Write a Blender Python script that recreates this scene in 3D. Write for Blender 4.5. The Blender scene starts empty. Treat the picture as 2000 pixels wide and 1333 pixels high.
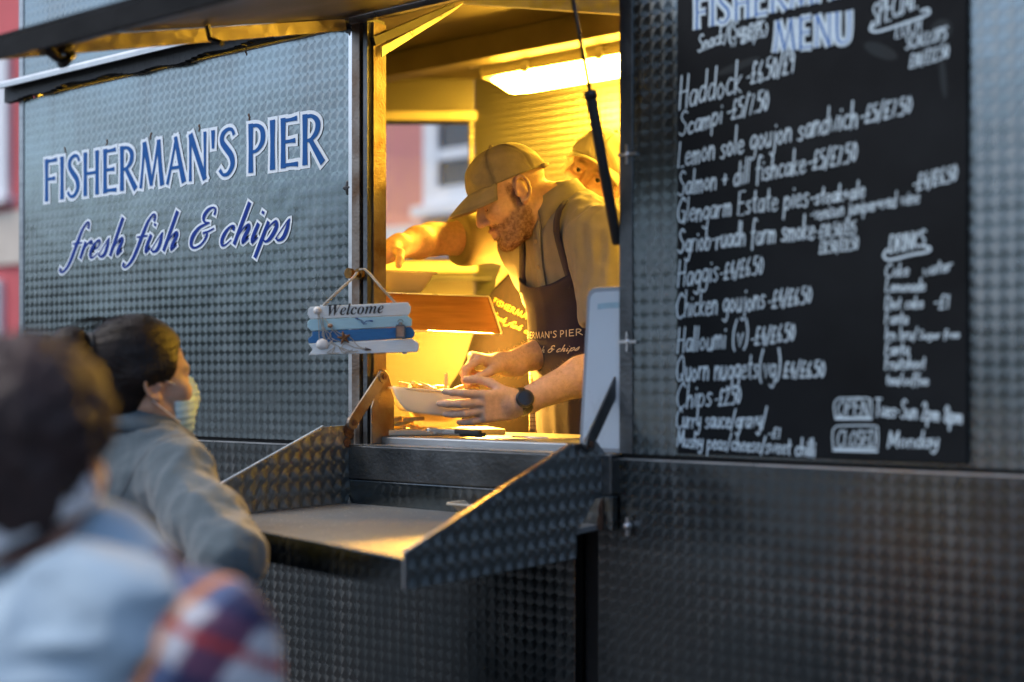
import bpy, bmesh, math, random
import numpy as np
from mathutils import Vector, Matrix
from mathutils.bvhtree import BVHTree
random.seed(7)
rng = np.random.default_rng(7)
SC = bpy.context.scene
COL = SC.collection
rad = math.radians

# ------------------------------------------------------------------ camera
FPX = 2600.0                     # focal length in photo pixels (photo is 2000 wide)
HOR = 740.0                      # horizon row
YAW = rad(37.57)
cd = bpy.data.cameras.new('camera')
cam = bpy.data.objects.new('camera', cd)
COL.objects.link(cam)
cam.location = (0, -2.3, 1.5)
cam.rotation_euler = (rad(90), 0, YAW)
cd.sensor_width = 36
cd.lens = 36 * FPX / 2000
cd.shift_y = (HOR - 666.5) / 2000
cd.clip_start = 0.05
cd.clip_end = 500
cd.dof.use_dof = True
cd.dof.focus_distance = 3.28
cd.dof.aperture_fstop = 1.3
cd.dof.aperture_blades = 0
SC.camera = cam

# ------------------------------------------------------------------ sky, sun, exposure
SUN_EL, SUN_ROT = rad(58), rad(222)
world = bpy.data.worlds.new('World')
SC.world = world
world.use_nodes = True
wn = world.node_tree
sky = wn.nodes.new('ShaderNodeTexSky')
sky.sky_type = 'NISHITA'
sky.sun_disc = False
sky.sun_elevation = SUN_EL
sky.sun_rotation = SUN_ROT
sky.air_density = 1.0
sky.dust_density = 1.6
sky.ozone_density = 0.6
wn.links.new(sky.outputs[0], wn.nodes['Background'].inputs[0])
wn.nodes['Background'].inputs[1].default_value = 0.10
sl = bpy.data.lights.new('sun', 'SUN')
sl.energy = 0.8
sl.angle = rad(50)
sl.color = (1.0, 0.94, 0.86)
sun = bpy.data.objects.new('sun', sl)
COL.objects.link(sun)
# nishita rotation is measured clockwise from +Y seen from above
sdir = Vector((math.sin(SUN_ROT) * math.cos(SUN_EL), math.cos(SUN_ROT) * math.cos(SUN_EL), math.sin(SUN_EL)))
sun.rotation_euler = sdir.to_track_quat('Z', 'Y').to_euler()
SC.view_settings.view_transform = 'Standard'
SC.view_settings.look = 'None'
SC.view_settings.exposure = 1.5
SC.view_settings.gamma = 1
SC.view_settings.use_curve_mapping = False
SC.cycles.use_denoising = True
SC.cycles.max_bounces = 8
SC.cycles.diffuse_bounces = 4
SC.cycles.glossy_bounces = 5
SC.cycles.sample_clamp_indirect = 4.0
SC.cycles.caustics_reflective = False
SC.cycles.caustics_refractive = False

# ------------------------------------------------------------------ measuring helpers (camera frame -> world)
CR = np.array([math.cos(YAW), math.sin(YAW), 0.0])
CF = np.array([-math.sin(YAW), math.cos(YAW), 0.0])
CU = np.array([0, 0, 1.0])
CAM = np.array([0, -2.3, 1.5])
def at(px, py, F):
    return CAM + F * (CF + (px - 1000) / FPX * CR + (HOR - py) / FPX * CU)
def onY(px, py, Y):
    a = (px - 1000) / FPX
    return at(px, py, (Y + 2.3) / (CF[1] + a * CR[1]))
def onX(px, py, X):
    a = (px - 1000) / FPX
    return at(px, py, X / (CF[0] + a * CR[0]))
def onZ(px, py, Z):
    return at(px, py, (Z - 1.5) * FPX / (HOR - py))
def V(*a): return np.array(a, float)
def nrm(v):
    v = np.asarray(v, float); return v / np.linalg.norm(v)

# ------------------------------------------------------------------ objects
WLOC = {}
def thing(name, label, cat, loc=(0, 0, 0), group=None):
    o = bpy.data.objects.new(name, None)
    o.empty_display_size = .1
    COL.objects.link(o)
    o.location = loc
    WLOC[o.name] = np.array(loc, float)
    o['label'] = label; o['category'] = cat
    if group: o['group'] = group
    return o
def obj(name, verts, faces, mat, parent=None, smooth=False, label=None):
    off = WLOC[parent.name] if parent else np.zeros(3)
    me = bpy.data.meshes.new(name)
    vv = np.asarray(verts, float).reshape(-1, 3) - off
    me.from_pydata(vv.tolist(), [], faces if isinstance(faces, list) else faces.tolist())
    mats = mat if isinstance(mat, list) else [mat]
    for m in mats: me.materials.append(m)
    if smooth: me.polygons.foreach_set('use_smooth', [True] * len(me.polygons))
    me.update()
    o = bpy.data.objects.new(name, me)
    COL.objects.link(o)
    if parent: o.parent = parent
    WLOC[o.name] = off
    if label: o['label'] = label
    return o
def struct(name, verts, faces, mat, smooth=False):
    o = obj(name, verts, faces, mat, None, smooth); o['kind'] = 'structure'; return o
def setcol(o, cols, name='col'):
    me = o.data
    ca = me.color_attributes.new(name, 'FLOAT_COLOR', 'POINT')
    c = np.ones((len(me.vertices), 4), np.float32); c[:, :3] = cols
    ca.data.foreach_set('color', c.ravel())
def bevel(o, w, seg=2, ang=40):
    m = o.modifiers.new('bevel', 'BEVEL'); m.width = w; m.segments = seg; m.limit_method = 'ANGLE'; m.angle_limit = rad(ang)
    return o
def solid(o, t, off=-1):
    m = o.modifiers.new('solid', 'SOLIDIFY'); m.thickness = t; m.offset = off
    return o

def split(o, n):
    """cut a mesh of n equal pieces, laid down one after another, into n objects"""
    me = o.data; k = len(me.vertices)//n; co = np.array([v.co[:] for v in me.vertices]); out = [o]
    F = [list(p.vertices) for p in me.polygons]; sm = me.polygons[0].use_smooth; mats = list(me.materials)
    for i in range(n):
        m2 = bpy.data.meshes.new(me.name); m2.from_pydata(co[i*k:(i+1)*k].tolist(), [], [[q-i*k for q in f] for f in F if i*k <= f[0] < (i+1)*k])
        for m in mats: m2.materials.append(m)
        if sm: m2.polygons.foreach_set('use_smooth', [True]*len(m2.polygons))
        if i == 0: o.data = m2
        else: c = o.copy(); c.data = m2; COL.objects.link(c); out.append(c)
    return out
class MB:
    """collects shapes into one mesh"""
    def __init__(s): s.v = []; s.f = []
    def add(s, verts, faces):
        n = len(s.v)
        s.v += [list(map(float, p)) for p in verts]
        s.f += [[i + n for i in f] for f in faces]
        return s
    def box(s, lo, hi):
        x0, y0, z0 = lo; x1, y1, z1 = hi
        return s.add([(x0,y0,z0),(x1,y0,z0),(x1,y1,z0),(x0,y1,z0),(x0,y0,z1),(x1,y0,z1),(x1,y1,z1),(x0,y1,z1)],
                     [(0,3,2,1),(4,5,6,7),(0,1,5,4),(1,2,6,5),(2,3,7,6),(3,0,4,7)])
    def obox(s, c, ax, half):
        """box with its own axes (rows of ax)"""
        c = np.asarray(c, float); ax = np.asarray(ax, float)
        P = []
        for k in (-1, 1):
            for i, j in ((-1,-1),(1,-1),(1,1),(-1,1)):
                P.append(c + ax[0]*i*half[0] + ax[1]*j*half[1] + ax[2]*k*half[2])
        return s.add(P, [(0,3,2,1),(4,5,6,7),(0,1,5,4),(1,2,6,5),(2,3,7,6),(3,0,4,7)])
    def bar(s, a, b, w, h, up=(0,0,1)):
        a = np.asarray(a, float); b = np.asarray(b, float)
        d = nrm(b - a); x = np.cross(d, up)
        if np.linalg.norm(x) < 1e-4: x = np.cross(d, (1,0,0))
        x = nrm(x); y = np.cross(x, d)
        return s.obox((a+b)/2, [d, x, y], [np.linalg.norm(b-a)/2, w/2, h/2])
    def prism(s, poly, axis, t):
        """extrude a planar polygon of 3D points by vector"""
        t = np.asarray(t, float); n = len(poly)
        P = [np.asarray(p, float) for p in poly]
        Q = [p + t for p in P]
        s.add(P + Q, [list(range(n-1, -1, -1)), list(range(n, 2*n))] + [(i, (i+1) % n, n + (i+1) % n, n + i) for i in range(n)])
        return s
    def tube(s, pts, r, n=8, cap=True, closed=False):
        pts = [np.asarray(p, float) for p in pts]; m = len(pts)
        rr = r if hasattr(r, '__len__') else [r]*m
        base = len(s.v); prev = None
        for i, p in enumerate(pts):
            if closed: d = pts[(i+1) % m] - pts[i-1]
            else: d = pts[min(i+1, m-1)] - pts[max(i-1, 0)]
            d = nrm(d)
            if prev is None:
                x = np.cross(d, (0,0,1))
                if np.linalg.norm(x) < .05: x = np.cross(d, (1,0,0))
            else: x = prev - d*np.dot(prev, d)
            x = nrm(x); y = np.cross(d, x); prev = x
            for k in range(n):
                a = 2*math.pi*k/n
                s.v.append(list(p + rr[i]*(math.cos(a)*x + math.sin(a)*y)))
        for i in range(m if closed else m-1):
            for k in range(n):
                a = base + i*n; b = base + ((i+1) % m)*n
                s.f.append([a+k, a+(k+1)%n, b+(k+1)%n, b+k])
        if cap and not closed:
            s.f.append([base + k for k in range(n-1, -1, -1)]); s.f.append([base + (m-1)*n + k for k in range(n)])
        return s
    def grid(s, P, closed_u=False):
        """P: array (n,m,3)"""
        n, m = P.shape[:2]; b = len(s.v)
        s.v += P.reshape(-1, 3).tolist()
        for i in range(n-1):
            for j in range(m if closed_u else m-1):
                j2 = (j+1) % m
                s.f.append([b+i*m+j, b+i*m+j2, b+(i+1)*m+j2, b+(i+1)*m+j])
        return s
    def sphere(s, c, r, n=14, ax=None):
        c = np.asarray(c, float); ax = np.eye(3) if ax is None else np.asarray(ax, float)
        r = r if hasattr(r, '__len__') else (r, r, r)
        th = np.linspace(0.02, math.pi-.02, n); ph = np.linspace(0, 2*math.pi, 2*n, endpoint=False)
        T, Ph = np.meshgrid(th, ph, indexing='ij')
        L = np.stack([r[0]*np.sin(T)*np.cos(Ph), r[1]*np.sin(T)*np.sin(Ph), -r[2]*np.cos(T)], -1)
        return s.grid(c + L @ ax, True)
    def build(s, name, mat, parent=None, smooth=False, label=None):
        return obj(name, s.v, s.f, mat, parent, smooth, label)

# ------------------------------------------------------------------ materials
class NT:
    def __init__(s, name):
        s.m = bpy.data.materials.new(name); s.m.use_nodes = True
        s.t = s.m.node_tree; s.b = s.t.nodes['Principled BSDF']
    def n(s, t, **kw):
        x = s.t.nodes.new('ShaderNode' + t)
        for k, v in kw.items(): setattr(x, k, v)
        return x
    def l(s, a, b): s.t.links.new(a, b)
    def val(s, sock, v):
        if hasattr(v, 'is_output'): s.l(v, sock)
        else: sock.default_value = v
    def math(s, op, a, b=0.0, c=None):
        x = s.n('Math', operation=op); s.val(x.inputs[0], a); s.val(x.inputs[1], b)
        if c is not None: s.val(x.inputs[2], c)
        return x.outputs[0]
    def vm(s, op, a, b=(0,0,0)):
        x = s.n('VectorMath', operation=op); s.val(x.inputs[0], a); s.val(x.inputs[1], b)
        return x
    def noise(s, scale, detail=4, vec=None, rough=.55):
        x = s.n('TexNoise'); x.inputs['Scale'].default_value = scale; x.inputs['Detail'].default_value = detail
        x.inputs['Roughness'].default_value = rough
        if vec is not None: s.l(vec, x.inputs['Vector'])
        return x
    def ramp(s, fac, stops):
        x = s.n('ValToRGB'); s.l(fac, x.inputs[0]); e = x.color_ramp.elements
        while len(e) < len(stops): e.new(.5)
        for q, (p, c) in zip(e, stops):
            q.position = p; q.color = (*c, 1) if hasattr(c, '__len__') else (c, c, c, 1)
        return x.outputs[0]
    def mix(s, fac, a, b, mode='MIX'):
        x = s.n('Mix', data_type='RGBA', blend_type=mode)
        s.val(x.inputs[0], fac)
        for sock, v in ((x.inputs[6], a), (x.inputs[7], b)):
            if hasattr(v, 'is_output'): s.l(v, sock)
            else: sock.default_value = (*v, 1)
        return x.outputs[2]
    def pos(s, scale=None):
        g = s.n('NewGeometry').outputs['Position']
        if scale is None: return g
        return s.vm('MULTIPLY', g, scale).outputs[0]
    def bump(s, h, strength, dist=.01, normal=None):
        x = s.n('Bump'); x.inputs['Strength'].default_value = strength; x.inputs['Distance'].default_value = dist
        s.l(h, x.inputs['Height'])
        if normal is not None: s.l(normal, x.inputs['Normal'])
        s.l(x.outputs[0], s.b.inputs['Normal'])
        return x.outputs[0]

def pmat(name, col, rough=.5, metal=0.0, var=.2, nscale=8, bump=0.0, bscale=150, stretch=None, attr=False, sss=0.0, coat=0.0, sheen=0.0, dark=None, spec=.5):
    """one procedural material: colour broken up by noise, fine bump"""
    t = NT(name)
    p = t.pos(stretch)
    n1 = t.noise(nscale, 6, p)
    if attr:
        a = t.n('VertexColor', layer_name='col').outputs[0]
        lo = t.mix(1.0, a, (1-var, 1-var, 1-var), 'MULTIPLY'); c = t.mix(t.ramp(n1.outputs[0], [(.3, 0), (.7, 1)]), lo, a)
    else:
        d = dark or tuple(x*(1-var) for x in col)
        c = t.mix(t.ramp(n1.outputs[0], [(.3, 0), (.7, 1)]), d, col)
    t.l(c, t.b.inputs['Base Color'])
    t.l(t.math('MULTIPLY_ADD', n1.outputs[0], .25, rough-.12), t.b.inputs['Roughness'])
    t.b.inputs['Metallic'].default_value = metal
    t.b.inputs['Specular IOR Level'].default_value = spec
    if coat: t.b.inputs['Coat Weight'].default_value = coat
    if sheen: t.b.inputs['Sheen Weight'].default_value = sheen
    if sss:
        t.b.inputs['Subsurface Weight'].default_value = sss
        t.b.inputs['Subsurface Radius'].default_value = (.012, .004, .002)
    if bump:
        n2 = t.noise(bscale, 3, p)
        t.bump(n2.outputs[0], bump, .004)
    return t.m

def turned(name, e1, e2, pitch=.0255, col=(.21, .255, .27), rough=.20, aniso=.85, dirt=.3, r=.76, bend=.004, metal=1, ph=(0, 0)):
    """engine-turned stainless steel: overlapping brushed discs, each disc brushed in circles"""
    t = NT(name)
    g = t.pos()
    u = t.math('MULTIPLY_ADD', t.vm('DOT_PRODUCT', g, e1).outputs['Value'], 1/pitch, ph[0])
    v = t.math('MULTIPLY_ADD', t.vm('DOT_PRODUCT', g, e2).outputs['Value'], 1/pitch, ph[1])
    cx = t.n('CombineXYZ'); t.l(u, cx.inputs[0]); t.l(v, cx.inputs[1])
    fr = t.vm('FRACTION', cx.outputs[0]).outputs[0]
    cell = t.vm('FLOOR', cx.outputs[0]).outputs[0]
    cur = None
    cid = None
    for dj in (1, 0, -1):
        for di in (-1, 0, 1):
            l = t.vm('SUBTRACT', fr, (.5+di, .5+dj, 0)).outputs[0]
            if cur is None: cur = l; continue
            mk = t.math('LESS_THAN', t.vm('LENGTH', l).outputs['Value'], r)
            x = t.n('Mix', data_type='VECTOR'); t.l(mk, x.inputs[0]); t.l(cur, x.inputs[4]); t.l(l, x.inputs[5])
            cur = x.outputs[1]
    s = t.n('SeparateXYZ'); t.l(cur, s.inputs[0])
    a = t.n('VectorMath', operation='SCALE'); a.inputs[0].default_value = e1; t.l(s.outputs[0], a.inputs['Scale'])
    b = t.n('VectorMath', operation='SCALE'); b.inputs[0].default_value = e2; t.l(s.outputs[1], b.inputs['Scale'])
    tan = t.vm('NORMALIZE', t.vm('ADD', a.outputs[0], b.outputs[0]).outputs[0]).outputs[0]
    t.l(tan, t.b.inputs['Tangent'])
    t.b.inputs['Anisotropic'].default_value = aniso
    t.b.inputs['Metallic'].default_value = metal
    d1 = t.noise(2.2, 7); t.l(g, d1.inputs['Vector'])
    d2 = t.noise(1.0, 5, t.pos((9, 9, 1.2)))
    dm = t.math('MULTIPLY', t.ramp(d1.outputs[0], [(.35, 0), (.75, 1)]), dirt)
    dm = t.math('ADD', dm, t.math('MULTIPLY', t.ramp(d2.outputs[0], [(.5, 0), (.8, 1)]), dirt*.6))
    c = t.mix(dm, col, (.22, .2, .18))
    t.l(c, t.b.inputs['Base Color'])
    t.l(t.math('MULTIPLY_ADD', dm, .35, rough), t.b.inputs['Roughness'])
    # every disc is dished a touch: its normal leans away from its centre; fine grain on top
    ra = t.n('VectorMath', operation='SCALE'); ra.inputs[0].default_value = e1; t.l(s.outputs[0], ra.inputs['Scale'])
    rb_ = t.n('VectorMath', operation='SCALE'); rb_.inputs[0].default_value = e2; t.l(s.outputs[1], rb_.inputs['Scale'])
    rv = t.n('VectorMath', operation='SCALE'); t.l(t.vm('ADD', ra.outputs[0], rb_.outputs[0]).outputs[0], rv.inputs[0]); rv.inputs['Scale'].default_value = bend
    nn = t.vm('NORMALIZE', t.vm('ADD', t.n('NewGeometry').outputs['Normal'], rv.outputs[0]).outputs[0]).outputs[0]
    gr = t.noise(700, 2, g)
    wv = t.noise(3.2, 3, g); b1 = t.n('Bump'); b1.inputs['Strength'].default_value = .5; b1.inputs['Distance'].default_value = .010
    t.l(wv.outputs[0], b1.inputs['Height']); t.l(nn, b1.inputs['Normal'])
    t.bump(gr.outputs[0], .06, .0012, b1.outputs[0])
    return t.m

EX, EY, EZ = (1,0,0), (0,1,0), (0,0,1)
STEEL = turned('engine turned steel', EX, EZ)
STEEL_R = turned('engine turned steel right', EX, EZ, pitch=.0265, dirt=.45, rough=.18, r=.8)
STEEL_LOW = turned('engine turned steel lower', EX, EZ, pitch=.0265, col=(.105, .13, .142), dirt=.5, rough=.17, r=.8)  # base colour darkened in place of dark reflections of crowd and ground
STEEL_IN = turned('engine turned steel lining', EX, EZ, pitch=.024, dirt=.12, rough=.40, col=(.20, .195, .18), metal=.8)
cw = nrm(CR)
STEEL_CH = turned('engine turned steel corner lining', tuple(cw), EZ, pitch=.024, dirt=.15, rough=.38, col=(.22, .215, .19), metal=.8)
STEEL_S = turned('engine turned steel side', EY, EZ, pitch=.034, rough=.30, dirt=.3, col=(.3, .33, .34), aniso=.8)
STEEL_T = turned('engine turned steel tray', EX, EY, pitch=.03, rough=.5, dirt=.55, col=(.20, .215, .225), aniso=.3, metal=.55)
BRUSH = pmat('brushed steel', (.42, .44, .45), .38, 1, .3, 5, .15, 300, (1, 1, 12))
LINW = pmat('pale bounce lining', (.66, .64, .58), .5, 0, .1, 4)  # made pale so the inner linings bounce fill light onto the cooks
BRUSH_D = pmat('worn dark steel', (.17, .18, .185), .42, 1, .55, 9, .3, 120)
RUSTY = pmat('stained steel', (.26, .24, .215), .45, .85, .5, 14, .3, 150, dark=(.12, .07, .04))
RUST = pmat('rust', (.13, .06, .03), .85, 0, .6, 60, .5, 200)
EDGE = pmat('bright steel edge', (.75, .75, .75), .3, 1, .15, 20)
BLACK = pmat('black rubber', (.012, .012, .013), .55, 0, .4, 30, .2, 200)
BLKMET = pmat('black painted metal', (.018, .018, .02), .4, 0, .3, 20, .1, 200)
CEIL = pmat('tarnished ceiling sheet', (.16, .13, .10), .6, .6, .45, 5, .2, 90)
WHITEP = pmat('white plastic', (.75, .76, .76), .4, 0, .08, 10)
FOAM = pmat('cream foam', (.82, .76, .62), .55, 0, .06, 18, .15, 400, sss=.15)
def foam(name, col):
    t = NT(name); n1 = t.noise(18, 6, t.pos()); c = t.mix(n1.outputs[0], tuple(x*.92 for x in col), col)
    t.l(c, t.b.inputs['Base Color']); t.b.inputs['Roughness'].default_value = .5
    tr = t.n('BsdfTranslucent'); t.l(c, tr.inputs[0]); mx = t.n('MixShader'); mx.inputs[0].default_value = .55
    t.l(t.b.outputs[0], mx.inputs[1]); t.l(tr.outputs[0], mx.inputs[2]); t.l(mx.outputs[0], t.t.nodes['Material Output'].inputs[0])
    return t.m
FOAM = foam('cream foam', (.86, .80, .68))
CHIPM = pmat('fried potato', (.86, .66, .30), .5, 0, .3, 60, .3, 200, sss=.2, dark=(.70, .44, .14))
BOARD = pmat('cutting board', (.75, .70, .58), .5, 0, .2, 25, .1, 200)
WOODF = pmat('brown enamelled hood', (.55, .27, .09), .36, .45, .35, 6, .15, 60, (1, 1, 14))
SKIN = pmat('skin', (.6, .38, .27), .56, 0, .24, 90, .35, 350, attr=True, sss=.18)
HAIR = pmat('dark brown hair', (.011, .006, .005), .5, 0, .6, 30, .6, 160, (1.0, 1.0, .25), spec=.25)
BEARD = pmat('ginger brown beard', (.19, .070, .024), .6, 0, .4, 60)
FAIR = pmat('fair hair', (.45, .28, .12), .5, 0, .4, 60)
KHAKI = pmat('khaki shirt cloth', (.235, .215, .175), .85, 0, .18, 30, .35, 500, sheen=.2)
OLIVE = pmat('olive shirt cloth', (.24, .20, .12), .85, 0, .15, 25, .3, 450, sheen=.2)
CAPM = pmat('khaki cap twill', (.20, .165, .105), .85, 0, .25, 40, .4, 600, attr=True)
CAPC = pmat('cream cap twill', (.62, .55, .40), .85, 0, .12, 40, .3, 600, attr=True)
NAVY = pmat('navy apron cloth', (.030, .024, .050), .85, 0, .35, 16, .3, 500, sheen=.1, spec=.3)
DKAPR = pmat('black apron cloth', (.010, .007, .008), .85, 0, .4, 16, .3, 500, spec=.2)
COAT = pmat('grey wool coat', (.080, .112, .132), .95, 0, .28, 220, .6, 420, sheen=.3)
HOOD = pmat('pale blue hoodie cloth', (.36, .47, .56), .95, 0, .12, 12, .3, 300, sheen=.3)
PLAIDM = pmat('plaid padded jacket', (.5, .5, .5), .9, 0, .12, 30, .3, 300, attr=True)
MASKM = pmat('surgical mask', (.50, .72, .78), .8, 0, .1, 40, .25, 400, sss=.1)
MASKW = pmat('white mask cloth', (.86, .83, .84), .85, 0, .1, 30, .2, 300)
TROUS = pmat('dark trousers', (.03, .03, .04), .9, 0, .3, 30, .3, 300)
CHALKB = pmat('chalkboard black', (.004, .005, .006), .75, 0, .5, 5, .1, 60, dark=(.008, .010, .012), spec=.15)
CHALK = pmat('chalk pen', (.56, .68, .74), .8, 0, .12, 60)
CHALKBL = pmat('blue chalk pen', (.02, .13, .42), .8, 0, .2, 60)
VBLUE = pmat('blue vinyl', (.002, .085, .31), .5, 0, .06, 4, spec=.2)
VNAVY = pmat('deep blue vinyl', (.002, .030, .24), .5, 0, .06, 4, spec=.2)
VWHITE = pmat('white vinyl', (.74, .82, .88), .35, 0, .05, 4)
CREAMT = pmat('cream thread', (.85, .72, .48), .7, 0, .1, 60)
YELT = pmat('yellow thread', (.40, .26, .04), .7, 0, .1, 60)
ROPE = pmat('pale rope', (.52, .48, .42), .9, 0, .35, 260, .8, 300)
SHELL = pmat('white seashell', (.72, .72, .72), .5, 0, .12, 60, .2, 200)

def emis(name, col, st):
    t = NT(name)
    t.b.inputs['Base Color'].default_value = (.8, .8, .8, 1)
    t.b.inputs['Emission Color'].default_value = (*col, 1)
    t.b.inputs['Emission Strength'].default_value = st
    return t.m
TUBE = emis('glowing lamp diffuser', (1.0, .53, .04), 115)
TUBE2 = emis('glowing front lamp diffuser', (1.0, .52, .05), 11)
_t = STEEL_T.node_tree; _b = _t.nodes['Principled BSDF']   # crumbs and dried spots on the shelf top
_n = _t.nodes.new('ShaderNodeTexNoise'); _n.inputs['Scale'].default_value = 150; _n.inputs['Detail'].default_value = 2
_p = _t.nodes.new('ShaderNodeNewGeometry'); _t.links.new(_p.outputs['Position'], _n.inputs['Vector'])
_r = _t.nodes.new('ShaderNodeValToRGB'); _r.color_ramp.elements[0].position = .66; _r.color_ramp.elements[1].position = .72; _t.links.new(_n.outputs[0], _r.inputs[0])
_m = _t.nodes.new('ShaderNodeMix'); _m.data_type = 'RGBA'; _old = _b.inputs['Base Color'].links[0].from_socket
_t.links.new(_r.outputs[0], _m.inputs[0]); _t.links.new(_old, _m.inputs[6]); _m.inputs[7].default_value = (.62, .56, .46, 1); _t.links.new(_m.outputs[2], _b.inputs['Base Color'])
HEAT = emis('glowing heat lamp', (1.0, .48, .06), 1000)

# ------------------------------------------------------------------ stroke lettering
def smooth_poly(pts, n=6):
    P = np.array(pts, float)
    if len(P) < 3: return P
    Q = np.vstack([2*P[0]-P[1], P, 2*P[-1]-P[-2]]); out = []
    for i in range(1, len(Q)-2):
        a, b, c, d = Q[i-1], Q[i], Q[i+1], Q[i+2]
        for k in range(n):
            t = k/n
            out.append(.5*((2*b)+(-a+c)*t+(2*a-5*b+4*c-d)*t*t+(-a+3*b-3*c+d)*t**3))
    out.append(Q[-2]); return np.array(out)
def ribbon(pts, w, rnd=False):
    """2D polyline (with half widths) -> verts, quads"""
    P = np.asarray(pts, float); w = np.asarray(w, float) if hasattr(w, '__len__') else np.full(len(P), w)
    d = np.gradient(P, axis=0) if len(P) > 2 else np.array([P[1]-P[0]]*2)
    d /= np.maximum(np.linalg.norm(d, axis=1, keepdims=True), 1e-9)
    if rnd:
        a, b = w[0], w[-1]
        P = np.vstack([P[0]-d[0]*a*.95, P[0]-d[0]*a*.6, P, P[-1]+d[-1]*b*.6, P[-1]+d[-1]*b*.95])
        w = np.concatenate([[a*.3, a*.8], w, [b*.8, b*.3]]); d = np.vstack([d[:1], d[:1], d, d[-1:], d[-1:]])
    nn = np.stack([-d[:, 1], d[:, 0]], 1)
    L = P + nn*w[:, None]; Rr = P - nn*w[:, None]
    v = np.empty((2*len(P), 2)); v[0::2] = L; v[1::2] = Rr
    return v, [[2*i+1, 2*i+3, 2*i+2, 2*i] for i in range(len(P)-1)]
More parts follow.
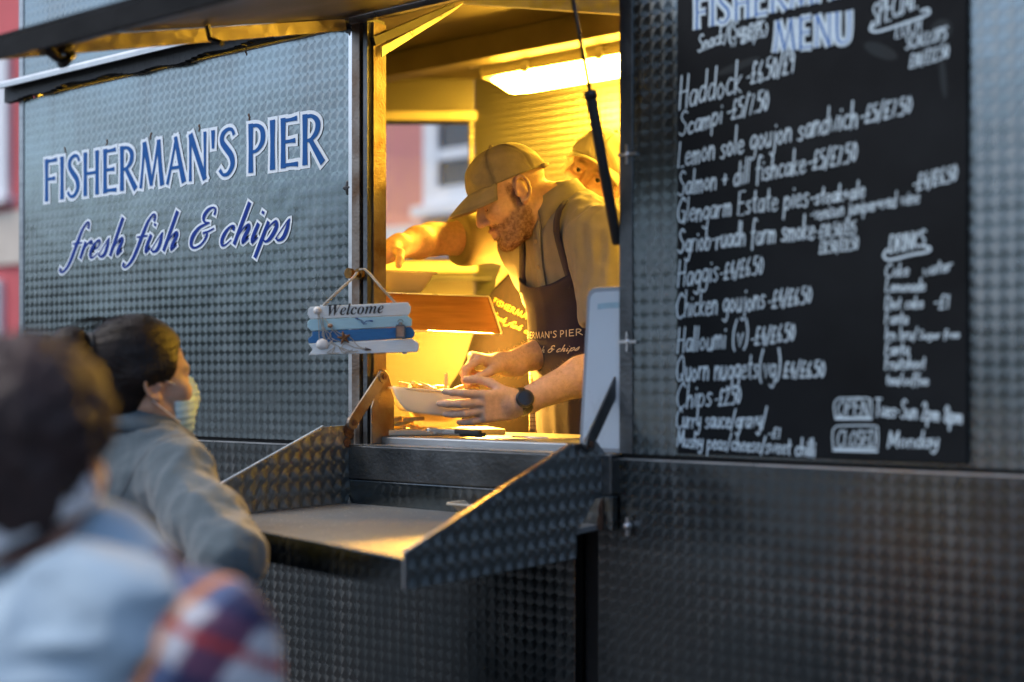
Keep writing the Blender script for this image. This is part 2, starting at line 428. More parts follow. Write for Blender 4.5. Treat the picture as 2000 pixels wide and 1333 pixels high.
HAND = {
'a':'.42;~.38,.42 .2,.5 .05,.3 .12,.02 .3,.1 .38,.42|.38,.48 .38,0','b':'.42;.05,1 .05,0|~.05,.3 .2,.5 .37,.3 .25,0 .05,.1',
'c':'.38;~.35,.42 .2,.5 .05,.28 .15,.02 .36,.08','d':'.42;~.36,.4 .2,.5 .05,.25 .15,0 .36,.15|.37,1 .37,0',
'e':'.4;~.06,.26 .35,.3 .25,.5 .08,.38 .08,.12 .22,0 .38,.1','f':'.34;~.35,.92 .2,1 .14,.7 .14,-.2|.02,.48 .32,.5',
'g':'.42;~.36,.42 .2,.5 .05,.28 .18,.04 .36,.2|~.37,.48 .37,-.1 .25,-.35 .05,-.25','h':'.4;.05,1 .05,0|~.05,.25 .2,.5 .33,.35 .34,0',
'i':'.16;.08,.48 .08,0|.09,.68 .09,.73','j':'.22;~.15,.48 .15,-.2 .02,-.35 -.08,-.25|.16,.68 .16,.73',
'k':'.38;.05,1 .05,0|.32,.5 .06,.22 .35,0','l':'.15;.07,1 .07,0','m':'.54;.05,.5 .05,0|~.05,.3 .17,.5 .25,.35 .26,0|~.26,.3 .38,.5 .47,.35 .48,0',
'n':'.4;.05,.5 .05,0|~.05,.25 .2,.5 .33,.35 .34,0','o':'.41;~.2,.5 .05,.28 .18,0 .36,.22 .2,.5','p':'.42;.05,.5 .05,-.38|~.05,.3 .2,.5 .37,.28 .22,0 .05,.1',
'q':'.42;~.36,.42 .2,.5 .05,.25 .18,0 .36,.15|.37,.5 .37,-.38','r':'.31;.05,.5 .05,0|~.05,.25 .15,.47 .3,.48',
's':'.35;~.32,.44 .18,.5 .08,.38 .28,.18 .2,.0 .03,.06','t':'.32;.15,.85 .15,.08 .25,0|.02,.52 .3,.54','u':'.4;~.05,.5 .06,.12 .18,0 .33,.2|.34,.5 .34,0',
'v':'.37;.03,.5 .18,0 .34,.5','w':'.5;.03,.5 .13,0 .24,.4 .36,0 .46,.5','x':'.38;.04,.5 .34,0|.34,.5 .04,0','y':'.4;~.04,.5 .08,.2 .2,.12 .34,.3|~.35,.5 .33,-.1 .2,-.36 .04,-.25',
'z':'.38;.04,.48 .34,.48 .04,.02 .35,.02',
'A':'.6;.03,0 .28,1|.28,1 .55,0|.12,.35 .45,.35','B':'.5;.06,0 .06,1|~.06,1 .35,.95 .4,.75 .1,.55|~.1,.55 .45,.45 .42,.1 .06,0',
'C':'.55;~.5,.85 .3,1 .06,.6 .12,.15 .35,0 .52,.12','D':'.55;.06,0 .06,1|~.06,1 .35,.95 .52,.5 .35,.05 .06,0','E':'.46;.4,1 .06,1 .06,0 .42,0|.06,.52 .36,.52',
'F':'.45;.4,1 .06,1 .06,0|.06,.52 .36,.52','G':'.56;~.5,.85 .3,1 .06,.6 .12,.15 .35,.0 .5,.2|.3,.45 .5,.45 .5,-.05','H':'.5;.06,0 .06,1|.42,0 .42,1|.0,.5 .45,.52',
'I':'.18;.08,0 .08,1','K':'.48;.06,0 .06,1|.42,1 .07,.45 .45,0','L':'.44;.08,1 .06,0 .42,.02','M':'.66;.05,0 .1,1|.1,1 .32,.2|.32,.2 .55,1|.55,1 .6,0',
'N':'.55;.06,0 .06,1|.06,1 .46,0|.46,0 .46,1','O':'.58;~.3,1 .06,.6 .14,.1 .35,0 .54,.4 .45,.9 .3,1','P':'.46;.06,0 .06,1|~.06,1 .35,.95 .4,.7 .1,.5',
'Q':'.62;~.3,1 .06,.6 .14,.1 .35,0 .54,.4 .45,.9 .3,1|.35,.25 .6,-.1','R':'.5;.06,0 .06,1|~.06,1 .35,.95 .4,.72 .1,.52|.18,.52 .46,0','S':'.48;~.42,.88 .25,1 .08,.82 .2,.58 .4,.38 .35,.08 .18,0 .03,.12',
'T':'.5;.0,1 .5,1|.25,1 .25,0','U':'.55;~.06,1 .07,.25 .25,0 .44,.25 .46,1','V':'.5;.03,1 .24,0 .46,1','Y':'.5;.03,1 .24,.5|.46,1 .15,-.05','W':'.7;.03,1 .18,0 .33,.8 .48,0 .64,1',
'0':'.42;~.2,.95 .05,.5 .2,.0 .36,.45 .2,.95','1':'.22;.02,.78 .12,.95 .12,0','2':'.4;~.05,.75 .2,.95 .34,.75 .2,.35 .03,.02|.03,.02 .38,.02','3':'.4;~.05,.85 .25,.95 .3,.7 .15,.52|~.15,.52 .36,.35 .28,.05 .03,.05',
'4':'.42;.25,.95 .03,.35 .4,.35|.28,.6 .28,0','5':'.4;.34,.95 .08,.95 .07,.55|~.07,.55 .3,.55 .34,.25 .2,.0 .03,.06','6':'.4;~.3,.92 .1,.5 .1,.1 .25,.0 .34,.2 .22,.42 .08,.25','7':'.38;.03,.93 .34,.93 .12,0',
'8':'.4;~.2,.5 .06,.72 .2,.95 .33,.72 .2,.5 .05,.22 .2,0 .35,.22 .2,.5','9':'.4;~.33,.75 .18,.95 .05,.72 .18,.52 .33,.75|.34,.75 .28,0',
'£':'.44;~.38,.85 .25,.97 .14,.75 .16,.3 .03,.02|.03,.02 .4,.03|.04,.45 .3,.45','-':'.3;.04,.38 .24,.4','/':'.34;.02,-.1 .3,1','(':'.24;~.2,1.05 .06,.6 .08,.1 .2,-.15',')':'.24;~.03,1.05 .18,.6 .16,.1 .03,-.15',
'+':'.36;.16,.1 .16,.5|.02,.3 .3,.3','.':'.14;.06,.02 .07,.06',"'":'.16;.08,1 .07,.75',':':'.16;.08,.1 .08,.15|.08,.4 .08,.45','&':'.5;~.45,.1 .15,.7 .25,.95 .35,.75 .06,.3 .15,0 .32,.05 .45,.35',
}
def glyphs(ch):
    s = HAND.get(ch)
    if not s: return .28, []
    adv, st = s.split(';'); out = []
    for k in st.split('|'):
        sm = k[0] == '~'; k = k.lstrip('~')
        P = [tuple(map(float, q.split(','))) for q in k.split()]
        out.append(smooth_poly(P, 4) if sm else np.array(P))
    return float(adv), out
def hand_strokes(text, jit=.035, slant=.12):
    x = 0; res = []
    for ch in text:
        adv, st = glyphs(ch)
        dy = random.uniform(-jit, jit); sc = random.uniform(.95, 1.05)
        for P in st:
            Q = P.copy(); Q[:, 1] = Q[:, 1]*sc + dy; Q[:, 0] += x + slant*Q[:, 1]; res.append(Q)
        x += adv + random.uniform(-.01, .015) + .05
    return res, x

CAPS = {  # flared display capitals: (advance, strokes: points, half widths)
'F':(.50,[([(.12,0),(.12,.5),(.12,1)],[.095,.08,.095]),([(.12,.945),(.3,.945),(.46,.955)],[.05,.045,.065]),([(.12,.52),(.28,.52),(.40,.52)],[.045,.045,.065])]),
'I':(.25,[([(.12,0),(.12,.5),(.12,1)],[.1,.08,.1])]),
'S':(.48,[([(.41,.83),(.36,.94),(.25,.965),(.13,.88),(.11,.73),(.22,.57),(.34,.41),(.37,.22),(.27,.06),(.14,.04),(.05,.15)],[.055,.05,.05,.075,.085,.095,.095,.085,.06,.045,.06])]),
'H':(.60,[([(.12,0),(.12,.5),(.12,1)],[.095,.08,.095]),([(.48,0),(.48,.5),(.48,1)],[.095,.08,.095]),([(.12,.51),(.48,.51)],[.045,.045])]),
'E':(.50,[([(.12,0),(.12,.5),(.12,1)],[.095,.08,.095]),([(.12,.945),(.3,.945),(.44,.955)],[.05,.045,.065]),([(.12,.52),(.28,.52),(.40,.52)],[.045,.045,.065]),([(.12,.055),(.3,.055),(.46,.045)],[.05,.045,.065])]),
'R':(.57,[([(.12,0),(.12,.5),(.12,1)],[.095,.08,.095]),([(.12,.95),(.28,.94),(.40,.82),(.39,.64),(.27,.5),(.14,.47)],[.045,.05,.085,.085,.05,.04]),([(.24,.48),(.38,.24),(.52,0)],[.07,.085,.1])]),
'M':(.76,[([(.09,0),(.15,.5),(.19,1)],[.06,.045,.06]),([(.19,1),(.30,.5),(.39,.03)],[.09,.085,.07]),([(.39,.03),(.49,.5),(.59,1)],[.045,.045,.055]),([(.59,1),(.63,.5),(.69,0)],[.085,.08,.095])]),
'A':(.58,[([(.07,0),(.2,.5),(.31,1)],[.06,.045,.045]),([(.29,1),(.4,.5),(.52,0)],[.07,.085,.1]),([(.16,.34),(.43,.34)],[.045,.045])]),
'N':(.60,[([(.11,0),(.11,.5),(.11,1)],[.06,.045,.06]),([(.11,1),(.3,.5),(.49,0)],[.095,.085,.09]),([(.49,0),(.49,.5),(.49,1)],[.05,.045,.065])]),
"'":(.22,[([(.1,.62),(.1,.8),(.1,1)],[.05,.065,.08])]),
'P':(.52,[([(.12,0),(.12,.5),(.12,1)],[.095,.08,.095]),([(.12,.95),(.28,.94),(.40,.82),(.40,.6),(.28,.45),(.14,.41)],[.045,.05,.085,.085,.05,.04])]),
'U':(.6,[([(.11,1),(.11,.4),(.16,.12),(.29,.045),(.42,.12),(.47,.4),(.47,1)],[.095,.08,.075,.05,.045,.045,.06])]),
' ':(.22,[])}
SCRIPT = {  # sheared brush script
'f':(.30,[([(.34,.78),(.32,.92),(.24,.95),(.17,.75),(.15,.4),(.13,0),(.08,-.22),(-.02,-.33),(-.1,-.28),(-.1,-.2)],[.045,.03,.025,.05,.062,.06,.045,.025,.03,.035]),([(.02,.42),(.3,.43)],[.022,.022])]),
'r':(.29,[([(.1,.44),(.1,.2),(.1,0)],[.05,.06,.055]),([(.1,.18),(.18,.38),(.26,.44),(.3,.36)],[.015,.022,.045,.04])]),
'e':(.30,[([(.09,.2),(.22,.26),(.25,.38),(.19,.45),(.1,.36),(.06,.18),(.1,.03),(.19,.01),(.29,.12)],[.018,.018,.025,.025,.045,.062,.045,.022,.016])]),
's':(.27,[([(.02,.04),(.14,.42),(.19,.46)],[.014,.018,.03]),([(.17,.45),(.2,.25),(.19,.06),(.1,0),(.03,.07)],[.03,.06,.055,.025,.035])]),
'h':(.41,[([(.1,.97),(.1,.5),(.1,0)],[.062,.06,.055]),([(.1,.15),(.19,.38),(.27,.44),(.31,.36),(.28,.12),(.3,.02),(.4,.12)],[.015,.02,.035,.055,.06,.03,.015])]),
'i':(.21,[([(.09,.45),(.08,.15),(.11,.01),(.2,.12)],[.055,.06,.035,.015]),([(.1,.66),(.1,.72)],[.05,.05])]),
'c':(.30,[([(.25,.34),(.24,.43),(.16,.45),(.08,.32),(.06,.15),(.11,.02),(.19,.01),(.29,.12)],[.045,.03,.025,.05,.06,.04,.022,.015])]),
'p':(.39,[([(.1,.47),(.1,.05),(.1,-.36)],[.05,.06,.055]),([(.1,.18),(.18,.38),(.27,.45),(.33,.32),(.3,.1),(.22,.0),(.13,.05)],[.015,.02,.035,.06,.055,.03,.02])]),
'&':(.52,[([(.42,.76),(.4,.9),(.3,.95),(.2,.88),(.17,.74),(.24,.62),(.38,.58)],[.04,.028,.025,.05,.055,.03,.02]),([(.34,.58),(.16,.5),(.07,.3),(.1,.1),(.22,.01),(.36,.08),(.42,.26),(.38,.36),(.3,.34)],[.02,.04,.065,.055,.03,.03,.04,.03,.03]),([(.3,.36),(.42,.38),(.54,.44)],[.018,.022,.02])]),
' ':(.26,[])}
def display_strokes(text, table, shear=0.0):
    x = 0; res = []
    for ch in text:
        adv, st = table[ch]
        for P, w in st:
            n = 5 if len(P) > 3 else 3
            Q = smooth_poly(P, n); W = smooth_poly([(a, 0) for a in w], n)[:, 0]
            Q = Q.copy(); Q[:, 0] += x + shear*Q[:, 1]; res.append((Q, W))
        x += adv
    return res, x
class Lettering:
    """strokes on a flat plate: origin o, x axis, y axis, lifted along n; each stroke a hair above the one before"""
    def __init__(s): s.mb = MB(); s.k = 0
    def stroke(s, P, w, fn, lift=0.0, rnd=False, grow=0.0):
        v, f = ribbon(P, np.asarray(w) + grow, rnd)
        s.k += 1
        s.mb.add([fn(p[0], p[1], lift + (s.k % 40)*1.2e-5) for p in v], f)
    def dot(s, c, r, fn, lift=0.0, n=14):
        s.k += 1
        s.mb.add([fn(c[0]+r*math.cos(2*math.pi*i/n), c[1]+r*math.sin(2*math.pi*i/n), lift + (s.k % 40)*1.2e-5) for i in range(n)], [list(range(n))])

def font_mesh(text, size=1.0):
    """flat mesh of a text in Blender's own font, as 2D verts + faces"""
    c = bpy.data.curves.new('lettering', 'FONT'); c.body = text; c.size = size; c.resolution_u = 4
    o = bpy.data.objects.new('lettering', c); COL.objects.link(o)
    dg = bpy.context.evaluated_depsgraph_get()
    me = bpy.data.meshes.new_from_object(o.evaluated_get(dg))
    v = np.array([x.co[:] for x in me.vertices]); f = [list(p.vertices) for p in me.polygons]
    bpy.data.objects.remove(o); bpy.data.curves.remove(c); bpy.data.meshes.remove(me)
    return v[:, :2], f
def mathstyle(s, up, lo):
    return ''.join(chr(up+ord(c)-65) if c.isupper() else chr(lo+ord(c)-97) if c.islower() else c for c in s)

# ------------------------------------------------------------------ implicit surfaces for figures and cloth
def vnoise(P, scale, seed=0):
    """smooth value noise in [-1,1]"""
    P = np.asarray(P)*scale + seed*17.13
    i = np.floor(P).astype(np.int64); f = P - i; f = f*f*(3-2*f)
    def h(a, b, c):
        n = (a*374761393 + b*668265263 + c*2147483647 + seed*974711) & 0xffffffff
        n = ((n ^ (n >> 13))*1274126177) & 0xffffffff
        return ((n ^ (n >> 16)) & 0xffff)/32767.5 - 1
    r = 0
    for a in (0, 1):
        for b in (0, 1):
            for c in (0, 1):
                w = (f[:, 0] if a else 1-f[:, 0])*(f[:, 1] if b else 1-f[:, 1])*(f[:, 2] if c else 1-f[:, 2])
                r = r + w*h(i[:, 0]+a, i[:, 1]+b, i[:, 2]+c)
    return r
class Field:
    def __init__(s, lo, hi, h):
        s.lo = np.asarray(lo, float); s.h = h
        s.n = np.ceil((np.asarray(hi, float)-s.lo)/h).astype(int) + 1
        s.v = np.full(s.n, .3, np.float32)
    def like(s, copy=True):
        g = Field.__new__(Field); g.lo, g.h, g.n = s.lo.copy(), s.h, s.n.copy()
        g.v = s.v.copy() if copy else np.full(s.n, .3, np.float32); return g
    def put(s, fn, lo, hi, k=.01, sub=False):
        pad = k + 4*s.h
        a = np.maximum(np.floor((np.asarray(lo)-pad-s.lo)/s.h).astype(int), 0)
        b = np.minimum(np.ceil((np.asarray(hi)+pad-s.lo)/s.h).astype(int)+1, s.n)
        if (b <= a).any(): return s
        sl = tuple(slice(i, j) for i, j in zip(a, b))
        ax = [(s.lo[i] + np.arange(a[i], b[i])*s.h).astype(np.float32) for i in range(3)]
        X, Y, Z = ax[0][:, None, None], ax[1][None, :, None], ax[2][None, None, :]
        d = fn(X, Y, Z).astype(np.float32); o = s.v[sl]
        if sub: o = -o
        t = np.clip(.5 + .5*(o-d)/k, 0, 1)
        r = o*(1-t) + d*t - k*t*(1-t)
        s.v[sl] = -r if sub else r
        return s
    def cap(s, a, b, ra, rb=None, k=.01, sub=False):
        a = np.asarray(a, float); b = np.asarray(b, float); rb = ra if rb is None else rb
        ba = b-a; L = max(float(ba@ba), 1e-12)
        def fn(X, Y, Z):
            px, py, pz = X-a[0], Y-a[1], Z-a[2]
            t = np.clip((px*ba[0]+py*ba[1]+pz*ba[2])/L, 0, 1)
            return np.sqrt((px-ba[0]*t)**2+(py-ba[1]*t)**2+(pz-ba[2]*t)**2) - (ra+(rb-ra)*t)
        m = max(ra, rb)
        return s.put(fn, np.minimum(a, b)-m, np.maximum(a, b)+m, k, sub)
    def chain(s, pts, rs, k=.01, sub=False):
        for i in range(len(pts)-1): s.cap(pts[i], pts[i+1], rs[i], rs[i+1], k, sub)
        return s
    def ell(s, c, r, M=None, k=.01, sub=False):
        c = np.asarray(c, float); M = np.eye(3) if M is None else np.asarray(M, float); r = np.asarray(r, float)
        def fn(X, Y, Z):
            x, y, z = X-c[0], Y-c[1], Z-c[2]
            q = [x*M[i, 0]+y*M[i, 1]+z*M[i, 2] for i in range(3)]
            k0 = np.sqrt(sum((q[i]/r[i])**2 for i in range(3))); k1 = np.sqrt(sum((q[i]/r[i]**2)**2 for i in range(3)))
            return k0*(k0-1)/np.maximum(k1, 1e-6)
        ext = np.sqrt(((M*r[:, None])**2).sum(0))
        return s.put(fn, c-ext, c+ext, k, sub)
    def box(s, c, half, M=None, rd=.01, k=.01, sub=False):
        c = np.asarray(c, float); M = np.eye(3) if M is None else np.asarray(M, float); hf = np.asarray(half, float)-rd
        def fn(X, Y, Z):
            x, y, z = X-c[0], Y-c[1], Z-c[2]
            q = [np.abs(x*M[i, 0]+y*M[i, 1]+z*M[i, 2])-hf[i] for i in range(3)]
            return np.sqrt(sum(np.maximum(e, 0)**2 for e in q)) + np.minimum(np.maximum(np.maximum(q[0], q[1]), q[2]), 0) - rd
        ext = (np.abs(M)*np.asarray(half)[:, None]).sum(0)
        return s.put(fn, c-ext, c+ext, k, sub)
    def mesh(s, iso=0.0):
        v = s.v - iso; S = v < 0
        c = np.zeros(s.n-1, np.int8); n = s.n
        for a in (0, 1):
            for b in (0, 1):
                for d in (0, 1): c += S[a:n[0]-1+a, b:n[1]-1+b, d:n[2]-1+d]
        I = np.argwhere((c > 0) & (c < 8))
        acc = np.zeros((len(I), 3)); cnt = np.zeros(len(I))
        cor = [(a, b, d) for a in (0, 1) for b in (0, 1) for d in (0, 1)]
        for p in cor:
            for ax in range(3):
                if p[ax]: continue
                q = list(p); q[ax] = 1
                A = v[I[:, 0]+p[0], I[:, 1]+p[1], I[:, 2]+p[2]]; B = v[I[:, 0]+q[0], I[:, 1]+q[1], I[:, 2]+q[2]]
                m = (A < 0) != (B < 0); t = np.where(m, A/np.where(m, A-B, 1), 0)
                pt = np.tile(np.array(p, float), (len(I), 1)); pt[:, ax] += t
                acc[m] += pt[m]; cnt[m] += 1
        verts = s.lo + (I + acc/cnt[:, None])*s.h
        idx = np.full(s.n-1, -1, np.int32); idx[I[:, 0], I[:, 1], I[:, 2]] = np.arange(len(I))
        F = []
        for ax in range(3):
            u, w = (ax+1) % 3, (ax+2) % 3
            sl0 = [slice(None)]*3; sl1 = [slice(None)]*3; sl0[ax] = slice(0, n[ax]-1); sl1[ax] = slice(1, n[ax])
            a, b = S[tuple(sl0)], S[tuple(sl1)]
            E = np.argwhere(a != b)
            ok = (E[:, u] > 0) & (E[:, w] > 0) & (E[:, u] < n[u]-1) & (E[:, w] < n[w]-1); E = E[ok]
            fl = a[E[:, 0], E[:, 1], E[:, 2]]
            def g(du, dw):
                e = E.copy(); e[:, u] -= du; e[:, w] -= dw
                return idx[e[:, 0], e[:, 1], e[:, 2]]
            Q = np.stack([g(1, 1), g(0, 1), g(0, 0), g(1, 0)], 1)
            Q[~fl] = Q[~fl][:, ::-1]; F.append(Q)
        return verts, np.vstack(F)
def vnormals(v, f):
    n = np.zeros_like(v)
    fn = np.cross(v[f[:, 2]]-v[f[:, 0]], v[f[:, 3]]-v[f[:, 1]])
    for k in range(4): np.add.at(n, f[:, k], fn)
    return n/np.maximum(np.linalg.norm(n, axis=1, keepdims=True), 1e-12)
def relax(v, f, it=2, lam=.5):
    for _ in range(it):
        acc = np.zeros_like(v); c = np.zeros(len(v))
        for a, b in ((0, 1), (1, 2), (2, 3), (3, 0)):
            np.add.at(acc, f[:, a], v[f[:, b]]); np.add.at(c, f[:, a], 1)
            np.add.at(acc, f[:, b], v[f[:, a]]); np.add.at(c, f[:, b], 1)
        v = v*(1-lam) + lam*acc/np.maximum(c, 1)[:, None]
    return v
def keep(v, f, m):
    """keep faces whose verts all satisfy m"""
    f = f[m[f].all(1)]; u, inv = np.unique(f, return_inverse=True)
    return v[u], inv.reshape(f.shape)
def folds(v, f, amp, scale, stretch=(1, 1, 1), seed=0):
    n = vnormals(v, f)
    a = 1-np.abs(vnoise(v*np.array(stretch), scale, seed)); b = vnoise(v*np.array(stretch), scale*2.3, seed+5)
    return v + n*((a-.6)*amp + b*amp*.35)[:, None]
class Frame:
    """local axes: f forward, l left, u up, at origin o"""
    def __init__(s, o, f, u, sc=1.0):
        s.o = np.asarray(o, float); s.f = nrm(f); u = np.asarray(u, float)
        s.u = nrm(u - s.f*np.dot(u, s.f)); s.l = np.cross(s.u, s.f); s.M = np.array([s.f, s.l, s.u]); s.sc = sc
    def p(s, a, b, c): return s.o + s.sc*(a*s.f + b*s.l + c*s.u)
    def loc(s, P): return ((np.asarray(P)-s.o) @ s.M.T)/s.sc

def add_head(F, H, jaw=1.0, ears=(1, -1), nose=1.0, eyes=False):
    c = H.sc
    def E(p, r, k=.012, sub=False, M=None): F.ell(H.p(*p), np.array(r)*c, H.M if M is None else M, k*c, sub)
    def C(a, b, r, r2=None, k=.01, sub=False): F.cap(H.p(*a), H.p(*b), r*c, (r if r2 is None else r2)*c, k*c, sub)
    E((-.006, 0, .045), (.100, .076, .090))
    E((.035, 0, -.03), (.060, .060, .085), .03)
    for s in (1, -1):
        C((-.005, .056*s, -.04), (.055, .030*s, -.098), .017, .018, .03)
        E((.066, .042*s, -.018), (.024, .024, .022), .025)
    C((.074, -.012, -.104), (.074, .012, -.104), .019, None, .02)
    C((.084, -.032, .026), (.084, .032, .026), .011, None, .02)
    for s in (1, -1): E((.098, .031*s, .004), (.016, .018, .012), .012, True)
    C((.090, 0, .018), (.113*nose+.0, 0, -.024), .0085, .0115, .012)
    E((.112*nose, 0, -.030), (.013, .012, .010), .006)
    for s in (1, -1):
        E((.103, .012*s, -.033), (.010, .0075, .008), .006)
        E((.079, .031*s, .003), (.0135, .0165, .0105), .004)
        C((.092, .018*s, .0175), (.082, .046*s, .016), .005, .004, .006)
    C((.091, -.020, -.064), (.0975, 0, -.060), .0062, .0068, .005); C((.0975, 0, -.060), (.091, .020, -.064), .0068, .0062, .005)
    C((.089, -.017, -.074), (.093, 0, -.0755), .007, .0085, .005); C((.093, 0, -.0755), (.089, .017, -.074), .0085, .007, .005)
    C((.096, -.022, -.0685), (.103, 0, -.0675), .0016, .0022, .003, True); C((.103, 0, -.0675), (.096, .022, -.0685), .0022, .0016, .003, True)
    if eyes:
        for s in (1, -1): E((.0945, .031*s, .003), (.007, .0115, .0045), .003, True)
    for s in ears:
        o = (-.006, .078*s, .0)
        rim = []
        for a in np.linspace(-2.2, 2.0, 11):
            rim.append(H.p(o[0]-.018*math.cos(a)-.002, o[1]+.004*s+.006*s*math.cos(a*.5), .004+.031*math.sin(a+.25)))
        F.chain(rim, [.0042*c]*11, .004*c)
        E((-.004, .076*s, .0), (.016, .006, .027), .008)
        E((.002, .084*s, -.002), (.008, .006, .012), .005, True)
        E((.004, .079*s, -.027), (.007, .005, .009), .006)
        E((.010, .079*s, -.002), (.006, .005, .007), .005)
def add_hand(F, w, d, n, s, curls, spread=(.10, .03, -.04, -.12), thumb=None, sc=1.0, k=.004):
    """w wrist, d towards the fingers, n out of the palm, s towards the thumb"""
    w = np.asarray(w, float); d = nrm(d); n = nrm(n - d*np.dot(n, d)); s = nrm(s - d*np.dot(s, d) - n*np.dot(s, n))
    M = np.array([d, s, n])
    F.box(w+d*.05*sc, (.047*sc, .038*sc, .0135*sc), M, .012*sc, .012)
    F.ell(w+d*.035*sc+s*.02*sc+n*.008*sc, (.033*sc, .018*sc, .016*sc), M, .01)
    F.cap(w-d*.03*sc, w+d*.02*sc, .025*sc, .026*sc, .015)
    base = [(.088, .030), (.093, .0105), (.088, -.0095), (.079, -.028)]
    L = [(.044, .027, .021), (.048, .031, .022), (.044, .029, .021), (.034, .021, .019)]
    R = [.0096, .0098, .0094, .0084]; tips = []
    for i in range(4):
        p = w + d*base[i][0]*sc + s*base[i][1]*sc
        dd = nrm(d + s*spread[i]); a = 0; pts = [p-dd*.02*sc, p]
        for j in range(3):
            a += curls[i][j]; p = p + (dd*math.cos(a)+n*math.sin(a))*L[i][j]*sc; pts.append(p)
        r = R[i]*sc
        F.chain(pts, [r*1.05, r*1.08, r*1.0, r*.92, r*.76], k)
        tips.append(p)
    t = thumb or [(.55, .75, .35), (.85, .35, .3), (.9, .2, .3)]
    p = w + d*.028*sc + s*.026*sc + n*.006*sc; pts = [p]
    for (a, b, c), ln in zip(t, (.046, .034, .026)):
        p = p + nrm(d*a+s*b+n*c)*ln*sc; pts.append(p)
    F.chain(pts, [.0145*sc, .0112*sc, .0102*sc, .0082*sc], .006)
    return tips

# ================================================================== SETTING
def grid_sheet(x0, x1, y0, y1, z, n=2):
    return [(x0,y0,z),(x1,y0,z),(x1,y1,z),(x0,y1,z)], [(0,1,2,3)]
ASPH = pmat('asphalt', (.04, .04, .042), .85, 0, .35, 3, .5, 120)
PAVE = pmat('pavement slabs', (.16, .155, .15), .85, 0, .3, 2, .4, 60)
BACKDROPM = pmat('dark reflection backdrop', (.035, .045, .03), .95, 0, .5, .3, .5, 2)
struct('road', *grid_sheet(-200, 200, -200, 200, 0), ASPH)
m = MB(); m.box((-40, 7.2, .002), (20, 9.0, .13)); struct('pavement', m.v, m.f, PAVE)
REFL_GROUND = pmat('pale concrete', (.34, .34, .33), .85, 0, .25, 1.2, .4, 40)
m = MB(); m.box((-60, -60, .002), (40, -10.4, .14)); struct('reflection_ground', m.v, m.f, REFL_GROUND)  # unseen pale ground, added as a bright band for the lower steel to reflect
hv = []; hf = []
for i, a in enumerate(np.linspace(-200, 20, 60)):
    R0 = 46; h = 10.0 + 3.0*math.sin(a*.09) + 1.3*math.sin(a*.23+1) + .5*math.sin(a*.7)
    for r, z in ((R0, -.3), (R0+3, h*.55), (R0+9, h), (R0+30, h*1.02)):
        hv.append((r*math.cos(rad(a)), r*math.sin(rad(a))-2, z))
for i in range(59):
    for k in range(3): hf.append((i*4+k, (i+1)*4+k, (i+1)*4+k+1, i*4+k+1))
struct('reflection_backdrop', hv, hf, BACKDROPM, True)  # unseen backdrop behind the camera, added to darken the steel's reflections

# ---- houses across the street, seen past the trailer and through its rear window
REDW = pmat('red painted render', (.60, .12, .13), .8, 0, .15, 1.5, .3, 40)
PINKW = pmat('pink painted render', (.60, .24, .225), .8, 0, .12, 1.5, .3, 40)
CREAMW = pmat('cream painted render', (.62, .55, .47), .8, 0, .15, 2, .3, 40)
WFRAME = pmat('white painted window frame', (.72, .76, .80), .5, 0, .08, 6)
GLASSD = pmat('dark window glass', (.05, .075, .10), .12, 0, .4, 1.2)
SHOPB = pmat('blue shop fascia', (.02, .07, .20), .5, 0, .2, 3)
SLATE = pmat('slate roof', (.07, .075, .085), .7, 0, .35, 4, .4, 30)
WALLB = pmat('pale blue white band', (.55, .64, .70), .7, 0, .12, 3)
def house_window(house, x0, x1, z0, z1, Y, fr=.13, rail=None):
    b = MB(); d = .10
    b.box((x0, Y-d, z0), (x0+fr, Y-.003, z1)); b.box((x1-fr, Y-d, z0), (x1, Y-.003, z1))
    b.box((x0+fr, Y-d, z1-fr), (x1-fr, Y-.003, z1)); b.box((x0+fr, Y-d, z0), (x1-fr, Y-.003, z0+fr))
    zr = rail or (z0+z1)/2
    b.box((x0+fr, Y-d+.01, zr-.06), (x1-fr, Y-.003, zr+.06))
    w = b.build('window', WFRAME, house)
    p = MB(); p.box((x0+fr, Y-.04, z0+fr), (x1-fr, Y-.01, z1-fr)); p.build('pane', GLASSD, w)
    s = MB(); s.box((x0-.1, Y-.2, z0-.12), (x1+.1, Y-.003, z0-.002)); s.build('sill', WFRAME, w)
pk = thing('house', 'pink rendered house seen through the rear window of the food trailer', 'house', (-9.5, 9, 0))
HY = 9.0
m = MB(); m.box((-13.2, HY, .0), (-4.6, HY+6, 7.4)); m.build('wall', PINKW, pk)
a = onY(838, 430, HY); b = onY(925, 237, HY)
house_window(pk, a[0], a[0]+1.35, 3.42, 4.95, HY, .20, 3.98)
house_window(pk, a[0]-2.9, a[0]-1.75, 3.42, 4.95, HY, .16, 3.98)
m = MB(); m.box((-13.2, HY-.06, 2.93), (-4.6, HY-.003, 3.24)); m.build('string_course', WALLB, pk)
m = MB(); m.box((-13.2, HY-.14, 2.2), (-4.6, HY-.003, 2.925)); m.build('shop_fascia', SHOPB, pk)
m = MB(); m.box((-11.6, HY-.05, .1), (-9.6, HY-.003, 2.19)); m.box((-8.6, HY-.05, .1), (-6.2, HY-.003, 2.19)); m.build('shop_window', GLASSD, pk)
m = MB(); m.prism([(-13.4, HY-.3, 7.405), (-13.4, HY+6.3, 7.405), (-13.4, HY+3, 9.6)], 0, (9.0, 0, 0)); m.build('roof', SLATE, pk)
rd = thing('house', 'red rendered house with a white window at the left edge of the photo', 'house', (-17, 9, 0))
m = MB(); m.box((-23, HY, .0), (-13.21, HY+6, 8.2)); m.build('wall', REDW, rd)
a = onY(23, 390, HY)
house_window(rd, a[0]-1.5, a[0], 4.25, 6.5, HY, .30, 5.4)
